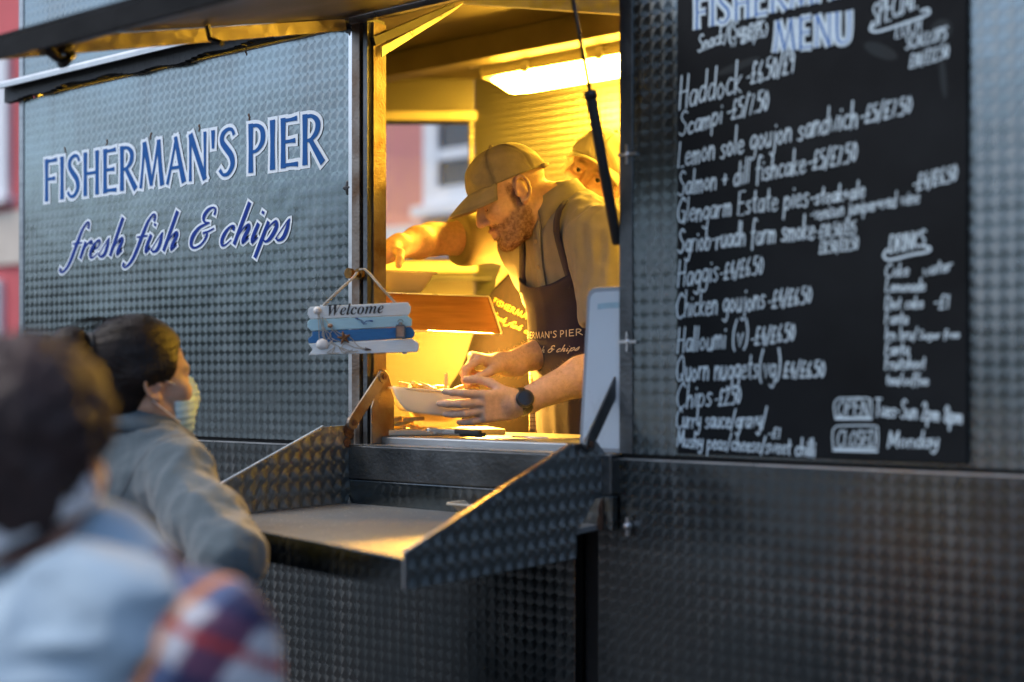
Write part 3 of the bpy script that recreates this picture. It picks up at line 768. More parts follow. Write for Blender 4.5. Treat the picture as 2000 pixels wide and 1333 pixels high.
m = MB(); m.box((-23, HY-.06, 3.22), (-13.21, HY-.003, 4.02)); m.build('string_course', CREAMW, rd)
a = onY(9, 600, HY)
house_window(rd, a[0]-1.3, a[0], 1.0, 3.0, HY, .06, 2.2)
m = MB(); m.prism([(-23.2, HY-.3, 8.205), (-23.2, HY+6.3, 8.205), (-23.2, HY+3, 10.4)], 0, (9.9, 0, 0)); m.build('roof', SLATE, rd)

# ================================================================== FOOD TRAILER
TR = thing('food_trailer', 'engine turned steel catering trailer with blue lettering and a lit serving hatch', 'food trailer', (-2, 0, 0))
XL, XR, YB, ZF, ZC = -3.65, 1.3, 1.7, .40, 2.66
OX0, OX1, OZ0, OZ1 = -2.2, -1.488, 1.342, 2.345
def box(name, lo, hi, mat, parent=TR, bv=0.0, **k):
    o = MB().box(lo, hi).build(name, mat, parent, **k)
    if bv: bevel(o, bv)
    return o
side = box('side_panel', (XL, 0, 1.345), (-2.248, .03, OZ1), STEEL, bv=.002)
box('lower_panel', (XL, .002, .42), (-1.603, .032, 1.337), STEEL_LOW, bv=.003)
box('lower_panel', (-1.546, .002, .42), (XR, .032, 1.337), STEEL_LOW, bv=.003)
m = MB(); m.box((XL+.013, .0005, 1.3335), (-1.604, .0018, 1.3372)); m.build('panel_edge_glint', EDGE, TR)  # bright strip added for the light caught on the lower panel's top edge
m = MB(); m.box((-1.545, .0005, 1.3335), (XR, .0018, 1.3372)); m.build('panel_edge_glint', EDGE, TR)  # same painted edge light on the right lower panel
box('recess', (-1.602, .04, .42), (-1.547, .05, 1.337), BLACK)
box('side_panel', (OX1, 0, 1.345), (XR, .03, OZ1+.4), STEEL_R, bv=.002)
box('fascia', (XL, 0, 2.412), (OX1-.002, .03, OZ1+.4), STEEL, bv=.002)
box('seam_strip', (XL, .012, 1.3375), (XR, .02, 1.3445), BLACK)
# drip rail with the dark rubber under it
rl = MB(); P = [(XL-.07, .0, 2.409), (XL-.07, -.046, 2.400), (XL-.07, -.05, 2.392), (XL-.07, -.05, 2.380), (XL-.07, -.042, 2.380), (XL-.07, -.04, 2.390), (XL-.07, 0, 2.398)]
rl.prism(P, 0, (1.46, 0, 0)); rl.build('drip_rail', pmat('pale painted rail', (.55, .6, .63), .35, .3, .25, 12), TR)
rb = MB()
n = 60; xs = np.linspace(XL-.06, -2.26, n)
for i in range(n-1):
    z0 = 2.352 + .006*math.sin(xs[i]*9) + .004*math.sin(xs[i]*31)
    rb.box((xs[i], -.022, z0), (xs[i+1]-.0004, -.001, 2.388))
rb.build('rubber_seal', BLACK, TR)
# edge trims of the left panel
box('edge_trim', (XL-.012, -.004, .42), (XL+.012, .034, 2.70), BRUSH, bv=.003)
m = MB(); m.box((-2.262, -.004, 1.350), (-2.249, .0295, OZ1)); m.build('edge_trim', EDGE, TR)
# hatch post: front strip, groove, seal and the inner reveal that catches the lamp
m = MB(); m.box((-2.247, -.008, 1.345), (-2.222, .05, 2.36)); m.build('post', RUSTY, TR)
m = MB(); m.box((-2.2215, .004, 1.345), (-2.2135, .05, 2.36)); m.build('seal', BLACK, TR)
m = MB(); m.box((-2.213, -.004, 1.345), (-2.2, .056, 2.36)); m.build('post', BRUSH_D, TR)
m = MB(); m.box((-2.1995, .012, 1.36), (-2.194, .055, 2.35)); m.build('reveal', RUSTY, TR)
box('post', (OX1+.002, .031, 1.345), (OX1+.05, .06, 2.36), BRUSH_D)
box('edge_trim', (OX1-.001, -.004, 1.346), (OX1+.030, -.0005, 2.60), BRUSH_D, bv=.001)
# header over the opening
box('header', (-2.247, .004, OZ1+.018), (OX1-.004, .034, 2.41), BRUSH_D, bv=.003)
m = MB(); m.bar((-2.247, -.012, OZ1+.010), (OX1-.002, -.012, OZ1+.010), .012, .014); m.build('hinge', EDGE, TR)
# interior shell
box('floor', (XL+.03, .05, ZF-.06), (XR, YB, ZF), BRUSH_D)
box('back_wall', (-3.26, YB, ZF), (XR, YB+.03, ZC), STEEL_IN)
box('ceiling', (XL+.03, .05, ZC), (XR, YB, ZC+.03), CEIL)
m = MB(); m.box((XL+.012, .035, ZF), (XL+.03, 1.39, ZC)); m.build('end_wall', STEEL_S, TR)
m = MB(); m.box((-.2, .035, ZF), (-.18, 1.69, ZC)); m.build('partition', LINW, TR)
box('front_lining', (XL+.04, .034, ZF), (-2.25, .048, 2.36), LINW)
box('front_lining', (OX1+.06, .034, ZF), (-.21, .048, ZC-.003), LINW)
box('front_lining', (XL+.04, .034, 2.365), (OX1+.06, .048, ZC-.003), BRUSH_D)
box('roof', (XL-.02, -.02, 2.752), (XR, YB+.06, 2.79), BRUSH)
box('ceiling_beam', (XL+.03, 1.18, 2.575), (XR-.4, 1.26, ZC-.002), CEIL, bv=.004)
m = MB(); m.box((-2.95, 1.262, 2.585), (-.5, 1.30, 2.592)); m.build('beam_lit_edge', EDGE, TR)  # bright strip added for the lit edge of the ceiling beam
# chamfered rear corner with its window
FC = 5.158
def ch(px, py, d=0.0): return at(px, py, FC) + CF*d
def cpanel(name, x0, x1, y0, y1, d0, d1, mat, parent=TR):
    P = [ch(x0, y1), ch(x1, y1), ch(x1, y0), ch(x0, y0)]
    b = MB(); b.prism([p + CF*d0 for p in P], 0, CF*(d1-d0)); return b.build(name, mat, parent)
yt, yb = HOR-(ZC-1.5)*FPX/FC, HOR-(ZF-1.5)*FPX/FC
cpanel('corner_wall', 679, 926, yt, 236, 0, .03, STEEL_CH)
cpanel('corner_wall', 679, 926, 512, yb, 0, .03, STEEL_CH)
cpanel('corner_wall', 919, 926, 236.2, 511.8, 0, .03, STEEL_CH)
cpanel('corner_wall', 679, 690, 236.2, 511.8, 0, .03, STEEL_CH)
WFR = pmat('yellowed window trim', (.62, .58, .46), .5, .0, .15, 20)
wf = MB()
for q in ((690, 919, 236.2, 241), (690, 919, 507, 511.8), (915, 919, 241, 507), (690, 694, 241, 507)):
    P = [ch(q[0], q[3]), ch(q[1], q[3]), ch(q[1], q[2]), ch(q[0], q[2])]; wf.prism([p - CF*.012 for p in P], 0, CF*.05)
wfo = wf.build('window_frame', BLKMET, TR)
tf = MB()
for q in ((682, 932, 219, 236), (682, 932, 512, 532)):
    P = [ch(q[0], q[3]), ch(q[1], q[3]), ch(q[1], q[2]), ch(q[0], q[2])]; tf.prism([p - CF*.016 for p in P], 0, CF*.0155)
split(tf.build('window_trim', WFR, wfo), 2)
gl = NT('clear window glass')
gt = gl.n('BsdfTransparent'); gg = gl.n('BsdfGlossy'); gg.inputs['Roughness'].default_value = .05
mx = gl.n('MixShader'); mx.inputs[0].default_value = .06; gl.l(gt.outputs[0], mx.inputs[1]); gl.l(gg.outputs[0], mx.inputs[2])
gl.l(mx.outputs[0], gl.t.nodes['Material Output'].inputs[0])
P = [ch(694, 507), ch(915, 507), ch(915, 241), ch(694, 241)]
MB().prism([p + CF*.012 for p in P], 0, CF*.003).build('pane', gl.m, wfo)
cpanel('wall_ledge', 690, 960, 543, 549, -.05, -.0005, BRUSH_D)
# ceiling lamp: housing, glowing diffuser, clips
lx0, lx1, ly, lz = -2.90, -1.30, 1.37, 2.543
LMP = MB()
prof = [(-.074, .0), (-.082, .022), (-.07, .05), (.07, .05), (.082, .022), (.074, .0)]
LMP.prism([(lx0, ly+p[0], lz+p[1]) for p in prof], 0, (lx1-lx0, 0, 0))
lamp = LMP.build('ceiling_light', pmat('lamp housing', (.75, .70, .55), .5, 0, .1, 10), TR)
nx, na = 26, 12; PP = np.zeros((nx, na, 3))
for i, tt in enumerate(np.linspace(0, 1, nx)):
    e = min(1, math.sqrt(max(0, 1-(max(0, .07-tt)/.07)**2)), math.sqrt(max(0, 1-(max(0, tt-.93)/.07)**2)))
    for j, a in enumerate(np.linspace(0, math.pi, na)):
        PP[i, j] = (lx0+.01+tt*(lx1-lx0-.02), ly-.070*math.cos(a)*(.45+.55*e), lz-.003-.050*math.sin(a)*e)
MB().grid(PP).build('diffuser', TUBE, lamp, True)
ck = MB()
for x in np.linspace(lx0+.2, lx1-.2, 5): ck.box((x-.012, ly-.090, lz-.012), (x+.012, ly-.083, lz+.03))
split(ck.build('clip', EDGE, lamp), 5)
# a second, shorter lamp of the same kind over the front right of the kitchen
LM2 = MB(); qx0, qx1, qy, qz = -1.40, -.75, .15, 2.30
LM2.prism([(qx0, qy+p[0], qz+p[1]) for p in prof], 0, (qx1-qx0, 0, 0)); lamp2 = LM2.build('ceiling_light', pmat('lamp housing front', (.75, .70, .55), .5, 0, .1, 10), TR)
MB().grid(np.array([[(x, qy-.072*math.cos(a), qz-.003-.06*math.sin(a)) for a in np.linspace(0, math.pi, na)] for x in np.linspace(qx0+.01, qx1-.01, 6)])).build('diffuser', TUBE2, lamp2, True)
# bright folded steel canopy under the ceiling near the hatch
cv = MB(); A, B = at(905, 6, 3.30), at(1240, 30, 3.0)
cv.prism([A, B, B+V(0, 0, .10), A+V(0, 0, .10)], 0, CF*.015); cv.build('canopy_edge', turned('engine turned steel canopy', tuple(CR), EZ, pitch=.03, rough=.4, col=(.8, .78, .72)), TR)
g1 = MB(); g1.prism([onX(744, 112, -2.19), onX(744, 92, -2.19), onX(905, 6, -2.19), onX(880, 26, -2.19)], 0, (.004, 0, 0)); g1.build('gusset', EDGE, TR)
s1 = MB(); s1.bar(onX(727, 82, -2.196), onX(884, 15, -2.196), .016, .020); s1.build('stay_bar', BLKMET, TR)

# counter: sill, ledge, worktop
box('sill', (-2.247, -.03, 1.262), (OX1-.004, .05, 1.342), BRUSH_D, bv=.003)
box('sill', (-2.247, -.026, 1.19), (OX1-.004, -.004, 1.260), STEEL_LOW, bv=.002)
m = MB(); m.box((-2.247, -.0305, 1.3425), (OX1-.004, .030, 1.3445)); m.build('sill_edge', EDGE, TR)
box('worktop', (-3.4, .032, 1.335), (-.25, .42, 1.362), BRUSH, bv=.004)
box('cupboard', (-3.4, .06, ZF), (-.25, .40, 1.334), BRUSH_D)

# fold-down serving shelf with slanted side plates
SXL, SXR = -2.236, -1.52
zL, zR = 1.205, 1.188
YLo, YRo = -.545, -.62
sh = MB()
A0, A1, B0, B1 = V(SXL, -.03, 1.205), V(SXL, YLo, zL), V(SXR, -.03, 1.202), V(SXR, YRo, zR-.006)
sh.prism([A0, A1, B1, B0], 0, (0, 0, -.012))
shelf = bevel(sh.build('serving_shelf', STEEL_T, TR), .002)
lp = MB(); lp.prism([A1+V(0, -.001, .014), B1+V(0, -.001, .014), B1+V(0, -.001, -.040), A1+V(0, -.001, -.045)], 0, (0, -.006, 0)); bevel(lp.build('front_lip', STEEL_LOW, shelf), .002)
pl = MB(); pl.prism([V(SXR, YRo-.008, 1.204), V(SXR, YRo-.008, 1.142), V(SXR, -.118, 1.142), V(SXR, -.118, 1.19), V(SXR, -.05, 1.255), V(SXR, -.012, 1.255), V(SXR, -.012, 1.345), V(SXR, -.045, 1.372), V(SXR, -.135, 1.370)], 0, (.004, 0, 0))
bevel(pl.build('side_plate', turned('engine turned plate', EY, EZ, pitch=.034, rough=.30, col=(.36, .40, .42), dirt=.4, aniso=.85), shelf), .001)
m = MB(); m.bar(V(SXR+.002, YRo-.008, 1.205), V(SXR+.002, -.135, 1.371), .0075, .004); m.build('plate_edge', EDGE, shelf)
pl = MB(); pl.prism([V(SXL-.004, YLo-.008, 1.222), V(SXL-.004, YLo-.008, 1.16), V(SXL-.004, -.06, 1.17), V(SXL-.004, -.035, 1.20), V(SXL-.004, -.012, 1.26), V(SXL-.004, -.012, 1.385), V(SXL-.004, -.04, 1.390), V(SXL-.004, -.112, 1.388)], 0, (.004, 0, 0))
bevel(pl.build('side_plate', STEEL_S, shelf), .001)
m = MB(); m.bar(V(SXL-.002, YLo-.008, 1.2225), V(SXL-.002, -.112, 1.389), .0065, .004); m.build('plate_edge', EDGE, shelf)
m = MB()
for y, z, r in ((-.03, 1.378, .018), (-.035, 1.348, .012), (-.022, 1.365, .010)): m.sphere((SXL+.001, y, z), (.0022, r, r), 8)
split(m.build('rust_patch', RUST, shelf), 3)
m = MB()
for y, z, r in ((-.02, 1.21, .022), (-.03, 1.188, .016)): m.sphere((SXR+.004, y, z+.02), (.002, r, r*1.2), 8)
split(m.build('rust_patch', RUST, shelf), 2)
# folding arms of the shelf
bp = MB(); bp.prism([V(-2.19, -.004, 1.345), V(-2.19, .075, 1.345), V(-2.19, .075, 1.46), V(-2.19, .055, 1.51), V(-2.19, .03, 1.51), V(-2.19, -.004, 1.43)], 0, (.004, 0, 0))
bevel(bp.build('hinge_plate', RUSTY, TR), .001)
def arm(x, a, b, mat):
    q = MB(); d = nrm(np.array(b)-np.array(a)); q.bar(a, b, .005, .030, up=(1, 0, 0) if False else nrm(np.cross(d, (1, 0, 0))))
    for p in (a, b): q.tube([V(x-.004, p[1], p[2]), V(x+.005, p[1], p[2])], .016, 14)
    o = bevel(q.build('folding_arm', mat, TR), .001)
    r = MB()
    for p in (a, b): r.tube([V(x-.006, p[1], p[2]), V(x+.0085, p[1], p[2])], .007, 10)
    split(r.build('rivet', RUST, o), 2)
arm(-2.180, onX(747, 736, -2.180), onX(688, 826, -2.180), RUSTY)
arm(-1.505, onX(1216, 725, -1.505), onX(1150, 868, -1.505), BRUSH_D)

# raised hatch flap: sheet, flanges, cross rib, latch
hy, hz = -.94, 2.124
h0, h1 = V(0, -.02, 2.362), V(0, hy, hz)
hd = nrm(h1-h0); hn = np.cross(hd, EX); hn = hn if hn[2] > 0 else -hn
HX0, HX1 = -2.262, OX1+.01
fl = MB(); fl.prism([V(HX0, *h0[1:]), V(HX0, *h1[1:]), V(HX1, *h1[1:]), V(HX1, *h0[1:])], 0, hn*.006)
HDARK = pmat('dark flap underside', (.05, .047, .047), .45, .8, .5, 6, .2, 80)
flap = fl.build('hatch_flap', HDARK, TR)
fg = MB(); w = -hn*.036
fg.prism([V(HX0, *h0[1:])-hn*.001, V(HX0, *h1[1:])-hn*.001, V(HX0, *h1[1:])+w, V(HX0, *h0[1:])+w*.8], 0, (.004, 0, 0))
bevel(fg.build('flange', turned('engine turned flange', EY, EZ, pitch=.05, rough=.45, col=(.34, .31, .27), aniso=.5), flap), .001)
fg = MB(); fg.prism([V(HX1-.004, *h0[1:])-hn*.001, V(HX1-.004, *h1[1:])-hn*.001, V(HX1-.004, *h1[1:])+w, V(HX1-.004, *h0[1:])+w], 0, (.004, 0, 0)); fg.build('flange', BRUSH_D, flap)
fg = MB(); fg.prism([V(HX0+.005, *h1[1:])-hn*.001, V(HX1-.005, *h1[1:])-hn*.001, V(HX1-.005, *h1[1:])+w, V(HX0+.005, *h1[1:])+w], 0, -hd*.004); fg.build('flange', HDARK, flap)
m = MB(); q0 = h0 + hd*.82
m.bar(V(HX0+.006, *q0[1:])-hn*.012, V(HX1-.006, *q0[1:])-hn*.012, .03, .02, up=tuple(hn)); m.build('rib', BLKMET, flap)
m = MB()
for tt in (.5,): q = h0+hd*(.94*tt); m.tube([V(HX0+.05, *q[1:])-hn*.002, V(HX0+.05, *q[1:])-hn*.03, V(HX0+.085, *q[1:])-hn*.045], .006, 8)
m.build('catch', BLKMET, flap)
lt = MB()
def L(px, py): return onX(px, py+10, HX0+.004)
lt.tube([L(84, 68), L(94, 80), L(100, 94), L(112, 103), L(126, 108), L(136, 102)], [.008, .009, .010, .010, .009, .008], 8)
lt.tube([L(140, 70), L(136, 84), L(124, 88), L(116, 92)], .007, 8)
lt.obox(L(130, 107), [EX, nrm(L(143, 95)-L(122, 120)), nrm(np.cross(EX, L(143, 95)-L(122, 120)))], [.012, .017, .006])
lt.build('latch', BLKMET, flap, True)
# gas strut on the right of the hatch
gs = MB(); a = onX(1206, 478, -1.5); b = onX(1154, 188, -1.5); c = onX(1112, -40, -1.5)
gs.tube([a, a+(b-a)*.02, b-(b-a)*.02, b], [.009, .0115, .0115, .0095], 12)
strut = gs.build('gas_strut', BLACK, TR, True)
MB().tube([b, c], .0045, 8).build('rod', pmat('strut rod', (.06, .055, .05), .3, .8, .2, 20), strut, True)
MB().tube([b-(b-a)*.015, b+(c-b)*.05], .0135, 12).build('collar', BLKMET, strut, True)
# knob that carries the welcome sign, small fixings
kb = MB(); kp = onY(703, 536, -.008)
kb.tube([kp+V(0, .004, 0), kp+V(0, -.030, 0)], .0075, 10); kb.tube([kp+V(0, -.030, 0), kp+V(0, -.040, 0)], .0125, 12); kb.tube([kp+V(0, .004, 0), kp+V(0, -.006, 0)], .014, 12)
kb.build('knob', pmat('rusty brass knob', (.25, .13, .03), .5, .8, .6, 90), TR)
sc_ = MB()
for px, py in ((481, 97), (487, 225), (390, 246), (295, 262), (209, 275), (127, 290), (120, 140)):
    p = onY(px, py, -.0005)
    for k in range(3): sc_.sphere(p+V(random.uniform(-.003, .003), 0, -k*.006), (.0035-.0006*k, .0012, .0045), 6)
split(sc_.build('screw_hole', RUST, side), 7)
st = MB()
for px, py, s in ((678, 367, 1.0), (684, 60, 1.1)):
    p = onY(px, py, -.002)
    for ax, az in ((.016, .006), (.006, .018)): st.sphere(p, (ax*s, .003, az*s), 6)
split(st.build('bolt', BLKMET, side), 2)
for px, py in ((1225, 302), (1226, 668)):
    m = MB(); p = onY(px, py, -.004); m.sphere(p, (.006, .006, .006), 8); m.bar(p+V(-.022, -.001, 0), p+V(.022, -.001, 0), .004, .006); m.bar(p+V(0, -.002, -.02), p+V(0, -.002, .02), .005, .004, up=(1,0,0)); m.build('fastener', EDGE, TR)
m = MB(); p = onY(1226, 1028, -.012); m.sphere(p, (.009, .012, .009), 8); m.bar(p+V(0, 0, -.02), p+V(0, 0, .018), .007, .007, up=(1,0,0))
m.build('fastener', EDGE, TR)

# ---- painted lettering on the left panel
def letter_sign(o, xa, xb, z0, zh, text, table, shear, grow, m_in, part):
    st, wd = display_strokes(text, table, shear)
    x0 = min(q[:, 0].min() for q, w in st); x1 = max(q[:, 0].max() for q, w in st)
    sx = (xb-xa)/(x1-x0)
    def fn(x, y, l): return (xa+(x-x0)*sx, -.0015-l, z0+y*zh)
    def put(Lt, g, lift):
        for q, w in st:
            # widths are given in the drawing's own units; draw in metres so outline is even
            Q = np.stack([(q[:, 0]-x0)*sx, q[:, 1]*zh], 1)
            ww = np.asarray(w)*(1.0 if shear else .76)*zh + g
            e = g*.9
            d0 = nrm(Q[0]-Q[1]); d1 = nrm(Q[-1]-Q[-2])
            if g: Q = np.vstack([Q[0]+d0*e, Q[1:-1], Q[-1]+d1*e]) if len(Q) > 2 else np.array([Q[0]+d0*e, Q[-1]+d1*e])
            Lt.stroke(Q, ww, lambda x, y, l: (xa+x, -.0012-l, z0+y), lift)
    a = Lettering(); put(a, grow, 0.0); ob = a.mb.build(part, VWHITE, o)
    b = Lettering(); put(b, 0.0, .0012); b.mb.build('letter_face', m_in, ob)
xa, xb = onY(92, 400, 0)[0], onY(632, 320, 0)[0]
letter_sign(side, xa, xb, 2.028, .126, "FISHERMAN'S PIER", CAPS, 0, .0092, VBLUE, 'lettering')
xa, xb = onY(118, 540, 0)[0], onY(568, 470, 0)[0]
letter_sign(side, xa, xb, 1.848, .108, "fresh fish & chips", SCRIPT, .38, .0062, VNAVY, 'lettering')

# ================================================================== MENU BOARD
MBR = thing('menu_board', 'tall black chalkboard menu with white handwriting on the right of the serving hatch', 'menu board', (-1, 0, 1.35))
bx0, bx1 = onY(1322, 700, -.012)[0], onY(1889, 700, -.012)[0]
bz0, bz1 = 1.352, onY(1600, -150, -.012)[2]
bevel(MB().box((bx0, -.012, bz0), (bx1, -.0015, bz1)).build('board', CHALKB, MBR), .002)
lw, lb = Lettering(), Lettering()
def hw(text, x0, y0, x1, y1, h, w=.0025, let=lw, lift=0.0):
    """handwriting from (x0,y0) to (x1,y1), baseline points measured on the photograph, lying on the board's plane"""
    a = onY(x0, y0, -.0125); b = onY(x1, y1, -.0125)
    st, wd = hand_strokes(text)
    L = (b[0]-a[0]); hz = abs(onY(x0, y0-h, -.0125)[2]-a[2]); dz = (b[2]-a[2])/L
    for q in st:
        Q = np.stack([q[:, 0]/wd*L, q[:, 1]*hz], 1); Q[:, 1] += Q[:, 0]*dz
        let.stroke(Q, w*random.uniform(.85, 1.15), lambda x, y, l: (a[0]+x, -.0128-l, a[2]+y), lift, True)
for t in [("Haddock", 1325, 213, 1450, 180, 62), ("-£6.50/£9", 1458, 168, 1552, 140, 42), ("Scampi", 1326, 268, 1412, 240, 44), ("-£5/7.50", 1420, 235, 1502, 213, 40),
    ("Lemon sole goujon sandwich", 1323, 328, 1676, 248, 50), ("-£5/£7.50", 1680, 243, 1782, 220, 34), ("Salmon + dill fishcake", 1324, 383, 1575, 336, 46), ("-£5/£7.50", 1578, 334, 1675, 314, 38),
    ("Glengarm Estate pies", 1322, 436, 1580, 402, 46), ("-steak+ale", 1582, 402, 1690, 385, 34), ("-£4/£6.50", 1783, 374, 1870, 352, 32), ("-venison juniper+red wine", 1582, 432, 1797, 396, 30),
    ("Sgriob-ruadh farm smoke", 1324, 494, 1592, 466, 46), ("-£10.50/£15", 1594, 466, 1672, 458, 28), ("£8.50/£11.50", 1600, 496, 1677, 488, 26),
    ("Haggis", 1323, 560, 1404, 548, 50), ("-£4/£6.50", 1406, 548, 1492, 534, 34), ("Chicken goujons", 1320, 622, 1495, 603, 50), ("-£4/£6.50", 1500, 603, 1586, 592, 34),
    ("Halloumi (v)", 1322, 690, 1462, 676, 48), ("-£4/£6.50", 1466, 676, 1553, 664, 34), ("Quorn nuggets(vg)", 1320, 744, 1525, 738, 50), ("£4/£6.50", 1530, 738, 1612, 736, 32),
    ("Chips", 1320, 798, 1392, 792, 48), ("-£2.50", 1396, 794, 1448, 788, 34), ("Curry sauce/gravy/", 1320, 836, 1497, 836, 38), ("-£1", 1500, 856, 1525, 856, 22),
    ("Mushy peas/cheese/sweet chilli", 1322, 872, 1593, 892, 32),
    ("SPECIAL", 1702, 56, 1794, 14, 46), ("LOCH", 1748, 76, 1800, 60, 26), ("SCALLOPS", 1768, 98, 1850, 76, 24), ("£10/£12.50", 1776, 134, 1854, 112, 28),
    ("Snack/(Supper", 1363, 102, 1492, 56, 32), ("w chips)", 1426, 94, 1500, 68, 22),
    ("DRINKS", 1736, 496, 1808, 480, 32), ("Coke", 1728, 542, 1776, 538, 26), ("water", 1802, 540, 1860, 528, 26), ("Lemonade", 1729, 570, 1808, 568, 24), ("Diet coke", 1728, 604, 1804, 602, 24), ("-£1", 1824, 604, 1855, 602, 28),
    ("Fanta", 1728, 634, 1774, 632, 26), ("Irn bru/", 1728, 664, 1792, 664, 26), ("Fanta", 1728, 694, 1776, 692, 24), ("Fruitshoot", 1728, 722, 1808, 720, 26), ("tea/coffee", 1730, 752, 1814, 752, 22),
    ("OPEN", 1634, 812, 1698, 812, 30), ("Tues-Sun 2pm 8pm", 1708, 812, 1880, 828, 34), ("CLOSED", 1634, 872, 1710, 872, 30), ("Monday", 1733, 874, 1834, 874, 32)]:
    hw(*t, w=.0015 if t[5] > 30 else .0012)
hw("Sugar free", 1794, 662, 1874, 660, 16, .0011)
def curve(pts, w=.0022, let=lw):
    a = onY(*pts[0], -.0125); Q = smooth_poly([(onY(*p, -.0125)[0]-a[0], onY(*p, -.0125)[2]-a[2]) for p in pts], 6)
    let.stroke(Q, w, lambda x, y, l: (a[0]+x, -.0128-l, a[2]+y), 0, True)
curve([(1705, 44), (1700, 58), (1715, 62), (1760, 48), (1800, 34), (1815, 26), (1812, 18), (1800, 22)])
curve([(1732, 488), (1726, 500), (1738, 508), (1780, 498), (1812, 492), (1816, 484), (1806, 482)])
curve([(1632, 818), (1665, 818), (1702, 818)]); curve([(1628, 880), (1670, 881), (1713, 882)])
for a_, b_ in (((1630, 778), (1702, 815)), ((1627, 832), (1714, 876))):
    x0, y0 = a_; x1, y1 = b_
    curve([(x0+8, y0), (x0, y0+10), (x0, y1-8), (x0+8, y1), (x1-8, y1), (x1, y1-8), (x1, y0+10), (x1-8, y0), (x0+8, y0)], .0012)
# block title: blue letters with white outline
def title(text, x0, y0, x1, y1, h):
    a = onY(x0, y0, -.0125); b = onY(x1, y1, -.0125); st, wd = display_strokes(text, CAPS); L = b[0]-a[0]
    hz = abs(onY(x0, y0-h, -.0125)[2]-a[2]); dz = (b[2]-a[2])/L
    for let, g, lift, k in ((lw, .0052, 0.0, 1.0), (lb, 0.0, .0008, .55)):
        for q, w in st:
            Q = np.stack([q[:, 0]/wd*L, q[:, 1]*hz], 1); Q[:, 1] += Q[:, 0]*dz
            let.stroke(Q, np.asarray(w)*hz*.7*k + g, lambda x, y, l: (a[0]+x, -.0128-l, a[2]+y), lift)
title("FISHERMAN'S", 1354, 60, 1725, -22, 62); title("MENU", 1508, 104, 1668, 84, 62)
lw.mb.build('handwriting', CHALK, MBR); lb.mb.build('title_fill', CHALKBL, MBR)
SMUD = pmat('chalk smudge', (.012, .018, .021), .9, 0, .5, 14)
sm = MB()
for px, py, rx, rz, an in ((1720, 100, .035, .012, -.5), (1842, 150, .006, .04, .1), (1440, 130, .05, .008, .2), (1838, 60, .02, .02, 0)):
    p = onY(px, py, -.01235); n = 18
    sm.add([(p[0]+rx*math.cos(q)*math.cos(an)-rz*math.sin(q)*math.sin(an), p[1], p[2]+rx*math.cos(q)*math.sin(an)+rz*math.sin(q)*math.cos(an)) for q in np.linspace(0, 2*math.pi, n, endpoint=False)], [list(range(n-1, -1, -1))])
split(sm.build('chalk_smudge', SMUD, MBR), 4)

# ================================================================== WELCOME SIGN
# hangs from the knob; its plane is nearly square to the lens
SF = 3.035
WS = thing('welcome_sign', 'small blue and white plank welcome sign with shells and netting hanging by a rope', 'hanging sign', at(710, 640, SF))
def sg(px, py, d=0.0): return at(px, py, SF) - CF*d
planks = [  # photo outline of every plank, left to right
  [(608,600),(797,591),(803,600),(802,610),(798,616),(607,624),(602,614),(603,604)],
  [(606,625),(797,617),(805,624),(805,635),(803,638),(609,647),(602,640),(602,630)],
  [(611,648),(803,639),(810,648),(810,656),(805,661),(604,671),(603,662),(611,656)],
  [(604,672),(806,662),(817,670),(819,679),(815,688),(604,694),(612,683)]]
WPB = [pmat('white painted plank', (.70, .76, .80), .6, 0, .12, 40, .3, 120, (1, 1, 9)), pmat('pale blue plank', (.36, .60, .72), .6, 0, .12, 40, .3, 120, (1, 1, 9)), pmat('blue plank', (.015, .15, .40), .55, 0, .25, 40, .3, 120, (1, 1, 9))]
for i, (pp, mt) in enumerate(zip(planks, [WPB[0], WPB[1], WPB[2], WPB[0]])):
    b = MB(); b.prism([sg(x, y, 0) for x, y in pp], 0, -CF*(.008+.0006*(i % 2))); bevel(b.build('plank', mt, WS), .0012)
bk = MB()
for x in (625, 785): bk.prism([sg(x, 692, -.001), sg(x+10, 692, -.001), sg(x+10, 596, -.001), sg(x, 596, -.001)], 0, CF*.006)
split(bk.build('batten', WPB[0], WS), 2)
def rope(pts, r=.0028):
    Pp = smooth_poly([list(p) for p in pts], 1) if False else np.array(pts)
    out = MB(); m_ = []
    for i in range(len(Pp)-1):
        for t in np.linspace(0, 1, 16, endpoint=False): m_.append(Pp[i]*(1-t)+Pp[i+1]*t)
    m_.append(Pp[-1]); m_ = np.array(m_)
    for ph in (0, 2.1, 4.2):
        q = [p + r*.62*(math.cos(i*.75+ph)*CR + math.sin(i*.75+ph)*CF) for i, p in enumerate(m_)]
        out.tube(q, r*.75, 6)
    return out
r1 = rope([sg(633, 597, .006), sg(660, 570, .004), at(692, 541, 3.07), at(697, 533, 3.08)]); r1.build('rope', ROPE, WS, True)
r2 = rope([at(703, 527, 3.07), at(712, 526, 3.065), at(722, 535, 3.06), sg(745, 562, .002), sg(773, 593, .004)]); r2.build('rope', ROPE, WS, True)
v, f = font_mesh(mathstyle('Welcome', 0x1D468, 0x1D482))
x0, x1 = v[:, 0].min(), v[:, 0].max()
A, B = sg(641, 617.5), sg(750, 612); ex = (B-A)/(x1-x0); ey = V(0, 0, 1)*np.linalg.norm(ex)*1.0
obj('lettering', [A + ex*(p[0]-x0) + ey*p[1] - CF*.0094 for p in v], f, BLKMET, WS)
# gull outline
gu = MB()
for q in ([(697,623),(708,627),(712,632),(716,628),(722,627),(729,628)], [(706,628),(711,634),(717,633)]): gu.tube([sg(x, y, .010) for x, y in q], .0007, 5)
for q in ([(695,622),(701,624)], [(722,627),(729,628)]): gu.tube([sg(x, y, .0105) for x, y in q], [.0012, .0018], 6)
gu.build('gull_drawing', VNAVY, WS)
